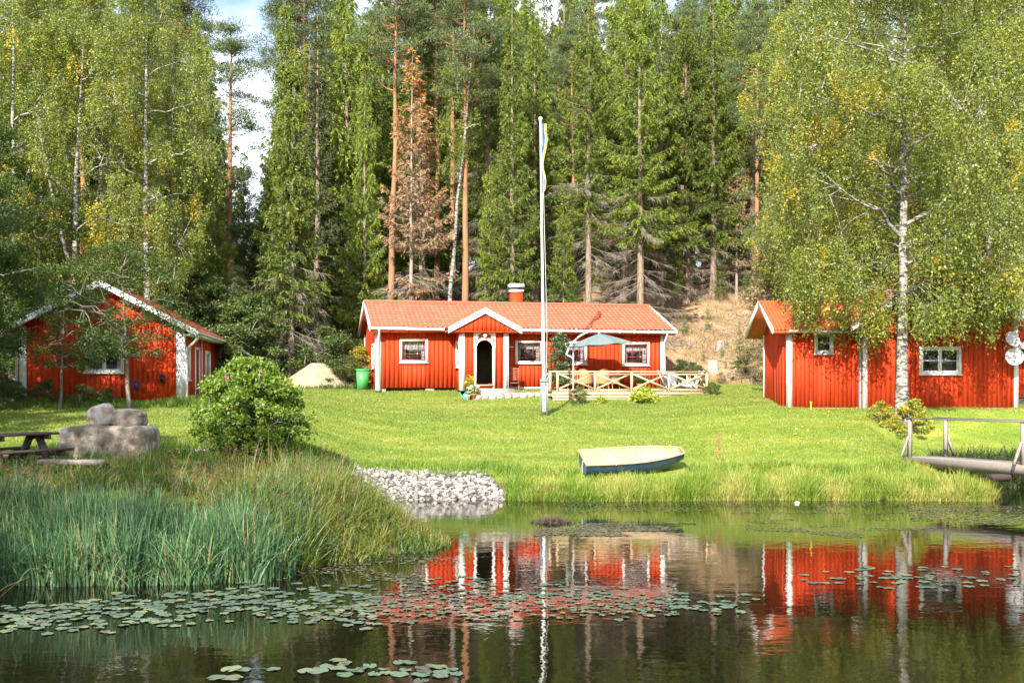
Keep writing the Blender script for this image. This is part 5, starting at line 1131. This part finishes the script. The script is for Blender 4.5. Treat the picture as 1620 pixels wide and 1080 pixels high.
# ------------------------------------------------------------------ grasses, pebbles, lily pads
def blades(mb, B, h, w, rng, bend=.35, K_=4, var=None, wind=(.35,.1), spread=.25):
    n = len(B); a = rng.random(n)*6.283; ln = np.stack([np.cos(a), np.sin(a), 0*a], -1)*(spread*rng.random(n))[:,None]+np.array([wind[0], wind[1], 0])*(rng.random(n)*.6)[:,None]
    bd = bend*(rng.random(n)**1.5)*h; fa = rng.random(n)*3.14; sd_ = np.stack([np.cos(fa), np.sin(fa)*.6, 0*fa], -1)
    bdir = unit(ln+np.array([1e-3,0,0])); rows = []
    for k_ in range(K_+1):
        t = k_/K_; c = B+ln*(h*t)[:,None]+np.array([0,0,1.])*(h*t)[:,None]+(bdir*(bd*t*t*1.4)[:,None])-np.array([0,0,1.])*(bd*t**3*1.0)[:,None]
        ww = (w*(1-t**1.6)+.0015)[:,None] if hasattr(w, '__len__') else w*(1-t**1.6)+.0015
        rows.append((c-sd_*ww, c+sd_*ww))
    V = np.stack([q for r_ in rows for q in r_], 1).reshape(-1,3); m_ = 2*(K_+1); base = np.arange(n)[:,None]*m_
    f = np.concatenate([base+np.array([[2*k_,2*k_+1,2*k_+3,2*k_+2]]) for k_ in range(K_)], 0)
    mb.add(V, f, np.tile(np.clip(var if var is not None else rng.random(n), 0, 1), K_)); return c
def scatter(rng, n, x0, x1, y0, y1, cond):
    out = []; tot = 0
    while tot < n:
        x = x0+(x1-x0)*rng.random(n*2); y = y0+(y1-y0)*rng.random(n*2); k_ = cond(x, y, rng); p = np.stack([x[k_], y[k_]], -1); out.append(p); tot += len(p)
    p = np.concatenate(out)[:n]; return np.stack([p[:,0], p[:,1], ground(p[:,0], p[:,1])], -1)
def stuff(mb, name, mat, label, cat): return tag(mb.build(name, mat), label, cat, kind='stuff')
rg = np.random.default_rng(101)
# bluish reeds standing in the water, left
clump = lambda x, y, s, sd_, lo: vnoise(x*s, y*s, sd_) > lo
def c1(x, y, r): s_ = shore_dist(x, y); lim = .9+.8*vnoise(x*.9, x*0, 4); return (s_ > -.55-.25*vnoise(x*2.,x*0,8)) & (s_ < lim) & (y < 20.6) & (x < -4.0+.5*(y-18.2)*0+.3*r.normal(size=len(x))) & (clump(x, y, 2.6, 5, .18))
B = scatter(rg, 17000, -12.5, -3.6, 16.6, 20.6, c1); B[:,2] = np.maximum(B[:,2]-.03, -.12)
hn = .62+.62*vnoise(B[:,0]*1.1, B[:,1]*1.1, 17)+.22*vnoise(B[:,0]*4, B[:,1]*4, 18); h = (.74+.46*rg.random(len(B))**1.3)*hn; mb = MB()
blades(mb, B, h, .006+.012*rg.random(len(B)), rg, .45, 5, -.02+.62*vnoise(B[:,0]*2.4,B[:,1]*2.4,3)+.55*rg.random(len(B))**1.5+.5*(rg.random(len(B))<.04), (.02,0), .20)
Q = B[::9]; Q = B[::18]; blades(mb, Q, h[::18]*1.12, .013+.006*rg.random(len(Q)), rg, 1.0, 7, .45+.40*rg.random(len(Q)), (0,0), .30)
Q = B[4::40]; blades(mb, Q, h[4::40]*.9, .009, rg, 1.0, 5, .93+.1*rg.random(len(Q)), (0,0), .6)
stuff(mb, 'reeds', M['reed'], 'dense blue green reeds standing in the water along the left bank', 'reeds')
# tussocky sedge behind the reeds and over the point
def c2(x, y, r): s_ = shore_dist(x, y); return (s_ > .5) & (s_ < 5.2+vnoise(x*.8,y*.8,2)*1.6) & (y < 25.5) & clump(x, y, 1.7, 9, .30) & (x < -2.0) & ((y > 18.6) | (x > -4.6))
B = scatter(rg, 17000, -13, -2, 18, 26, c2); mb = MB()
h = (.42+.50*rg.random(len(B)))*(.65+.8*vnoise(B[:,0]*.9,B[:,1]*.9,31))*np.where(B[:,0] > -5.2, np.where(B[:,0] < -3., 1.0, .5), .46)
blades(mb, B, h, .005+.011*rg.random(len(B)), rg, .9, 4, -.22+.80*vnoise(B[:,0]*1.6,B[:,1]*1.6,41)+.48*rg.random(len(B)), (.06,0), .5)
Q = B[::14]; blades(mb, Q, h[::14]*1.5, .012, rg, 1.2, 6, .1+.5*rg.random(len(Q)), (0,0), .45)
def c3(x, y, r): s_ = shore_dist(x, y); return (s_ > -.25) & (s_ < 2.2) & (y < 26) & (x > -4.9) & (x < -1.0) & clump(x, y, 3., 13, .22)
B = scatter(rg, 15000, -5, -1, 18, 26, c3); h = (.35+.7*rg.random(len(B)))*(.6+.75*vnoise(B[:,0]*2.2,B[:,1]*2.2,47))*np.interp(B[:,0], [-4.9,-3.6,-2.9,-2.2,-1.3], [1.1,.95,.62,.40,.24])
blades(mb, B, h, .005+.011*rg.random(len(B)), rg, .7, 4, -.22+.75*vnoise(B[:,0]*2,B[:,1]*2,43)+.5*rg.random(len(B)), (.12,0), .42)
Q = B[::16]; blades(mb, Q, h[::16]*1.3, .012, rg, 1.2, 6, .05+.5*rg.random(len(Q)), (.1,0), .5)
stuff(mb, 'sedge', M['sedge'], 'green and straw brown sedge grass on the left point behind the reeds', 'grass')
# seed heads on thin stalks
def c4(x, y, r): s_ = shore_dist(x, y); return (s_ > .3) & (s_ < 4) & (y < 24) & clump(x, y, 1.2, 55, .42)
B = scatter(rg, 420, -10.5, -1.8, 18.4, 24, c4); mb = MB(); h = (.75+.55*rg.random(len(B)))*np.interp(B[:,0], [-9,-5,-3.6,-2.8,-1.8], [.5,1.0,.95,.5,.35])
tip = blades(mb, B, h, .0035, rg, .45, 4, .4+.6*rg.random(len(B)), (.3,0), .22)
for k_ in range(16): p = tip+rg.normal(size=tip.shape)*np.array([.03,.03,.055]); leaves(mb, p, rg, .05, rg.random(len(p)), asp=.18)
stuff(mb, 'seed_heads', M['seed'], 'brown feathery seed heads rising over the sedge', 'grass')
# right bank grasses
def c5(x, y, r): s_ = shore_dist(x, y); return (s_ > -.28) & (s_ < 1.75) & (x > -.25+.5*r.random(len(x))) & (x < 13.6) & (y > 29.5) & (y < 34) & clump(x, y, 3., 23, .15) & ~((x > 12.9) & (s_ > 1.0)) & ~((np.abs(x-PX(1000,32.4)) < 1.7) & (np.abs(y-32.5) < .8))
B = scatter(rg, 60000, -.4, 13.8, 29.8, 33.6, c5); B[:,2] = np.maximum(B[:,2]-.02, -.1); s_ = shore_dist(B[:,0], B[:,1]); mb = MB()
tall = np.interp(B[:,0], [0,1.5,3,5,8,13], [.75,.65,.95,1.0,1.05,1.0]); h = (.26+.30*rg.random(len(B)))*tall*np.where(s_ < .5, 1.25, .72)*(.7+.6*vnoise(B[:,0]*1.6,B[:,1]*1.6,61))
pale = np.interp(B[:,0], [0,2,4,6,13], [.0,.12,.05,.22,.20])*(s_ < .6)
blades(mb, B, h, .004+.010*rg.random(len(B)), rg, .6, 3, -.05+.6*vnoise(B[:,0]*1.9,B[:,1]*2,66)+.45*rg.random(len(B))+pale, (.03,0), .36)
stuff(mb, 'bank_grass', M['bankgrass'], 'tall fresh and straw coloured grass along the far pond edge', 'grass')
# bank fringe elsewhere: cottage foot, gravel top, left bank, bridge foot
def c6(x, y, r): s_ = shore_dist(x, y); return ((x > -6.5) & (x < .2) & (y > 32.0) & (y < 32.9)) | ((x < -3.6) & (y > 23) & (y < 31) & (np.abs(y-(29.4+(x+3.8)*.42)) > .3) & (np.abs(y-(29.4+(x+3.8)*.42)) < 1.3)) | ((y > 37.6) & (y < 39.7) & (x < -8.5) & (x > -19)) | ((x > 12.3) & (x < 15) & (s_ > 0) & (y < 36) & (y > 31))
B = scatter(rg, 30000, -19, 15, 23, 40, c6); mb = MB(); blades(mb, B, .10+.26*rg.random(len(B))*vnoise(B[:,0]*1.5,B[:,1]*1.5,71)*1.5, .010, rg, .5, 3, .0+.35*rg.random(len(B))+.25*vnoise(B[:,0],B[:,1],72), (.1,0), .3)
stuff(mb, 'rough_grass', M['bankgrass'], 'unmown rough grass at the lawn edges', 'grass')
# mown lawn
def c7(x, y, r): return (np.abs(x) < y*.50) & (shore_dist(x, y) > .9) & ~beach(x, y) & ~((np.abs(x-PX(1000,32.4)) < 1.55) & (np.abs(y-32.5) < .75))
B = scatter(rg, 230000, -24, 24, 19, 48, c7); n_ = len(B); a = rg.random(n_)*6.283; l = .035+.035*rg.random(n_); sd_ = np.stack([np.cos(a), np.sin(a), 0*a], -1)*.014; tp = np.stack([rg.normal(size=n_)*.02, rg.normal(size=n_)*.02, l], -1)
mb = MB(); v = -.12+.5*fbm(B[:,0]*.5,B[:,1]*1.6,81)*1.3+.45*fbm(B[:,0]*.16,B[:,1]*.5,85)+.3*rg.random(n_); mb.tris(B-sd_, B+sd_, B+tp, np.clip(v,0,1)); stuff(mb, 'lawn_grass', M['lawngrass'], 'short mown grass of the sloping lawn', 'grass')
# fallen yellow leaves
def c8(x, y, r): return r.random(len(x)) < np.exp(-((x-12)/5)**2)*np.exp(-((y-36)/3.5)**2)+.02
B = scatter(rg, 520, -8, 19, 30.5, 44, lambda x,y,r: c8(x,y,r) & (shore_dist(x,y) > 1)); B[:,2] += .05; mb = MB(); leaves(mb, B, rg, .075, .85+.2*rg.random(len(B))); stuff(mb, 'fallen_leaves', M['birch'], 'yellow birch leaves scattered on the lawn', 'leaves')
# pebbles
def blob(seed):
    r = np.random.default_rng(seed); nu, nv = 7, 5; V = [(0,0,-1)]
    for j in range(1, nv-1):
        for i in range(nu): ph = math.pi*j/(nv-1); th = 2*math.pi*i/nu+j*.4; V.append((math.sin(ph)*math.cos(th), math.sin(ph)*math.sin(th), -math.cos(ph)))
    V.append((0,0,1)); V = np.array(V)*(.8+.35*r.random((len(V),1))); Fq = []; Ft = []
    for i in range(nu): Ft.append((0,1+(i+1)%nu,1+i)); Ft.append((len(V)-1, 1+(nv-3)*nu+i, 1+(nv-3)*nu+(i+1)%nu))
    for j in range(nv-3):
        for i in range(nu): a_ = 1+j*nu; Fq.append((a_+i, a_+(i+1)%nu, a_+nu+(i+1)%nu, a_+nu+i))
    return V, np.array(Fq), np.array(Ft)
B = scatter(rg, 4300, -12, 0.6, 25, 32.9, lambda x,y,r: beach(x,y) & ((x > -4.9) | (r.random(len(x)) < .55))); mb = MB(); BL = [blob(i) for i in range(6)]
for i in range(6):
    P = B[i::6]; V, Fq, Ft = BL[i]; n_ = len(P); sz = (.030+.055*rg.random(n_)**1.8)[:,None,None]*np.array([1.15,.95,.7])*(.8+.5*rg.random((n_,1,3))); a = rg.random(n_)*6.28
    Q = V[None]*sz; Rt = np.stack([np.stack([np.cos(a),-np.sin(a),0*a],-1), np.stack([np.sin(a),np.cos(a),0*a],-1), np.stack([0*a,0*a,0*a+1],-1)],1); Q = np.einsum('nij,nkj->nki', Rt, Q)+P[:,None]+np.array([0,0,.015])
    vr = np.clip(.5+.34*rg.normal(size=n_), 0, 1); off = np.arange(n_)[:,None,None]*len(V)
    b0 = mb.n; mb.add(Q.reshape(-1,3), (Fq[None]+off).reshape(-1,4), np.repeat(vr, len(Fq)))
    mb.L.append((Ft[None]+off+b0).ravel()); mb.C.append(np.full(n_*len(Ft), 3, np.int64)); mb.A.append(np.repeat(vr, len(Ft)))
tag(mb.build('pebbles', M['pebble'], None, True), 'pale rounded pebbles of the little beach', 'pebbles', kind='stuff')

# lily pads
def pad_mesh(seed):
    r = np.random.default_rng(seed); n_ = 18; a = np.linspace(.16, 2*math.pi-.16, n_); rr = .105*(1+.05*np.sin(a*3+seed)+.03*r.normal(size=n_)); ring = np.stack([rr*np.cos(a), rr*np.sin(a)*.95, .004+.004*np.sin(a*4+seed)], -1); V = np.concatenate([[[.01,0,.002]], ring]); V2 = V-np.array([0,0,.003])
    mb = MB(); mb.add(V, [[0,i,i+1] for i in range(1,n_)], float(r.choice([.04,.35,.4,.5,.5,.6,.6,.7,.72,.86]))); mb.add(V2, [[0,i+1,i] for i in range(1,n_)], .3); return mb
pads = []
def raft(n, px0, px1, py0, py1, grp, lab, big=1., band=None, dens=.0):
    c = 0; t_ = 0
    while c < n and t_ < n*60:
        t_ += 1; px = px0+(px1-px0)*rg.random(); w_ = (px-px0)/(px1-px0); lo, hi = (py0, py1) if band is None else (np.interp(w_, band[0], band[1]), np.interp(w_, band[0], band[2]))
        py = lo+(hi-lo)*(rg.random()+rg.random())/2; d = F*EYE/(py-614); x = PX(px, d)
        if vnoise(x*1.1, d*1.1, 91) < dens: continue
        if any((x-q[0])**2+(d-q[1])**2 < .0085 for q in pads[-400:]): continue
        pads.append((x, d, grp, lab, big*(.75+.5*rg.random()))); c += 1
raft(330, 0, 600, 925, 1005, 'lily pads in the left raft', 'grey green lily pad floating in the long raft before the reeds', .82, ([0,.3,.7,1],[958,935,915,925],[1005,1003,985,1000]), .15)
raft(300, 560, 1070, 915, 1000, 'lily pads over the mirrored house', 'dull green lily pad floating over the mirror image of the middle house', .58, ([0,.3,.7,1],[925,905,922,940],[1000,985,985,975]), .12)
raft(26, 525, 735, 1040, 1078, 'lily pads at the bottom', 'larger near lily pad at the bottom centre of the pond', .95)
raft(8, 340, 560, 1045, 1078, 'lily pads at the bottom', 'larger near lily pad at the bottom centre of the pond', 1.1)
raft(58, 1270, 1610, 893, 935, 'lily pads at the right', 'lily pad in the thin strip before the mirrored barn', .75)
raft(26, 1060, 1200, 935, 975, 'lily pads right of the raft', 'lily pad in the loose strip right of the mirrored house', .8)
pads.sort(key=lambda q: q[1]); pm = [pad_mesh(i).mesh('lily_pad', M['pad']) for i in range(12)]
for i, (x, y, g, l, s_) in enumerate(pads[:298]):
    s_ *= .85; o = ob('lily_pad', pm[i % len(pm)]); o.location = (x, y, .007+.001*(i % 4)); o.rotation_euler = (rg.normal()*.04, rg.normal()*.04, rg.random()*6.28); o.scale = (s_, s_, 1); tag(o, l, 'lily pad', g)
mb = MB()
for i, (x, y, g, l, s_) in enumerate(pads[298:]):
    mb.T = Matrix.Translation((x,y,.004+.001*(i%4))) @ Matrix.Rotation(rg.random()*6.28,4,'Z') @ Matrix.Diagonal((s_,s_,1,1)); q = pad_mesh(i % 7); mb.add(q.V[0], q.L[0].reshape(-1,3), (.2+.5*rg.random() if rg.random() < .9 else .9))
mb.T = None; stuff(mb, 'far_lily_pads', M['pad'], 'more small lily pads farther out on the pond', 'lily pads')
# yellow pads' flowers / withered leaves standing up, dark stems
for i, (px, py) in enumerate(((640,985),(700,980),(800,1000),(915,950),(1050,965),(555,975),(1010,955),(330,960))):
    d = F*EYE/(py-614); x = PX(px, d); mb = MB(); hgt = .10+.14*rg.random(); mb.tube([(x,d,-.05),(x+.02,d,hgt*.6),(x+.05*rg.normal(),d,hgt)], .006, 4)
    leaves(mb, np.array([[x,d,hgt]]), rg, .09, np.array([.1])); tag(mb.build('water_plant', M['mud']), 'dark withered water plant stem sticking out among the lily pads', 'water plant', 'withered stems among the lily pads')
# weed and scum near the far bank, brown tussock
def scum(n, px0, px1, py0, py1, sd_, lo, sz):
    py = py0+(py1-py0)*rg.random(n*3); px = px0+(px1-px0)*rg.random(n*3); d = F*EYE/(py-614); x = PX(px, d); k_ = (vnoise(x*1.0, d*1.6, sd_) > lo) & (shore_dist(x, d) < -.05); x, d = x[k_][:n], d[k_][:n]
    p = np.stack([x, d, .004+.012*rg.random(len(x))], -1); a = rg.random(len(x))*6.28; s1 = np.stack([np.cos(a), np.sin(a), .05*rg.normal(size=len(x))], -1)*sz*(.5+rg.random((len(x),1))); s2 = np.stack([-np.sin(a), np.cos(a), .05*rg.normal(size=len(x))], -1)*sz*.45*(.5+rg.random((len(x),1)))
    mb.quads(p-s1, p-s2, p+s1, p+s2, rg.random(len(x)))
mb = MB(); scum(2600, 845, 1100, 826, 848, 3, .45, .045); scum(2200, 880, 1570, 792, 812, 8, .45, .04); scum(1500, 1180, 1480, 820, 850, 9, .62, .035); scum(1400, 1440, 1640, 800, 830, 10, .3, .05); scum(500, 380, 720, 870, 920, 11, .5, .05)
stuff(mb, 'floating_weed', M['algae'], 'brownish floating weed and scum on the water near the banks', 'water weed')
mb = MB(); d = F*EYE/(826-614); x = PX(874, d); B = np.stack([x+rg.normal(size=900)*.20, d+rg.normal(size=900)*.12, np.full(900,-.02)], -1); blades(mb, B, .05+.16*rg.random(900), .008, rg, .9, 3, rg.random(900), (0,0), .9)
tag(mb.build('brown_tussock', M['mud']), 'small brown dead tussock standing in the water before the far bank', 'tussock')
mb = MB(); B = np.stack([PX(868,30.7)+rg.normal(size=1300)*.35, 30.75+rg.normal(size=1300)*.15, np.full(1300,.02)], -1); B[:,2] = ground(B[:,0],B[:,1]); blades(mb, B, .12+.25*rg.random(1300), .008, rg, .8, 3, rg.random(1300), (0,0), .6)
tag(mb.build('withered_tuft', M['seed']), 'reddish brown withered tuft at the far bank right of the pebbles', 'tuft')
d = F*EYE/(796-614); o = boulder('pale_stone', (PX(1261,d), d, .02), (.13,.09,.07), .8, 4, 0, 'tiny pale stone in the shallow water before the far bank', 'curtain')
# rusty dock stalk by the far bank and dry weeds before the rose bush
mb = MB(); x, y, z = at(1137, 32.5); mb.tube([(x,y,z),(x+.02,y,z+.55),(x,y,z+1.15)], .008, 5); p = np.stack([x+rg.normal(size=160)*.045, y+rg.normal(size=160)*.045, z+.35+.8*rg.random(160)], -1); leaves(mb, p, rg, .045, np.full(160,.9)); tag(mb.build('dock_stalk', M['deadneedle']), 'single rusty brown dock stalk on the bank right of the dinghy', 'plant')
# slash, stumps on the logged slope
mb = MB()
for i in range(520):
    x = 3+11*rg.random(); y = 49.5+11*rg.random()**.9; z = gz(x,y); a = rg.random()*3.14; l = .25+.9*rg.random()**2; r_ = .008+.02*rg.random(); e = np.array([math.cos(a)*l, math.sin(a)*l*.5, .12*rg.random()]); p = np.array([x,y,z+.03]); mb.tube([p-e*.5, p+(0,0,.05), p+e*.5+(0,0,.15*rg.random())], r_, 3, cap=False, var=rg.random())
stuff(mb, 'brushwood', M['dead_wood'], 'dry branches and slash strewn over the logged slope', 'brushwood')
mb = MB()
B = scatter(rg, 14000, 2.5, 15, 49, 62, lambda x,y,r: clump(x, y, .9, 3, .35)); blades(mb, B, .08+.28*rg.random(len(B)), .010, rg, .9, 2, rg.random(len(B)), (0,0), .6); stuff(mb, 'dry_grass', M['litter_leaf'], 'dry straw coloured grass on the logged slope', 'grass')
stl = ['pale cut stump low on the logged slope', 'short cut stump at the middle of the slope', 'cut stump higher on the slope by the saplings', 'small grey stump near the annex gable']
for (px, d, r_, h), lab in zip(((1096,50.2,.20,.45),(1128,50.6,.22,.50),(1140,54,.2,.45),(1168,51,.16,.4)), stl):
    x, y, z = at(px, d); mb = MB(); mb.lathe([(r_*1.5,-.1),(r_*1.15,.08),(r_,h),(r_*.98,h+.01),(.001,h+.01)], (x,y,z), 12, sy=.9); tag(mb.build('tree_stump', M['plank'] if d < 52 else M['greywood'], None, True), lab, 'stump')
# forest floor plants on the left and under the trees
mb = MB(); B = scatter(rg, 26000, -22, -3.5, 46.5, 58, lambda x,y,r: clump(x,y,.8,6,.3)); blades(mb, B, .12+.45*rg.random(len(B))*vnoise(B[:,0],B[:,1],5)*1.4, .016, rg, .8, 2, .1+.6*rg.random(len(B)), (0,0), .6); stuff(mb, 'undergrowth', M['greenbush'], 'low green undergrowth at the forest edge', 'undergrowth')

# leafy plants on the inlet bank behind the footbridge
B = scatter(rg, 9000, 13.6, 21, 34, 37, lambda x,y,r: (shore_dist(x,y) > -.15) & (shore_dist(x,y) < 1.6)); mb = MB(); blades(mb, B, .25+.5*rg.random(len(B)), .016, rg, .9, 3, .05+.4*rg.random(len(B)), (0,0), .5); stuff(mb, 'inlet_plants', M['greenbush'], 'dark green plants on the inlet bank behind the footbridge', 'plants')
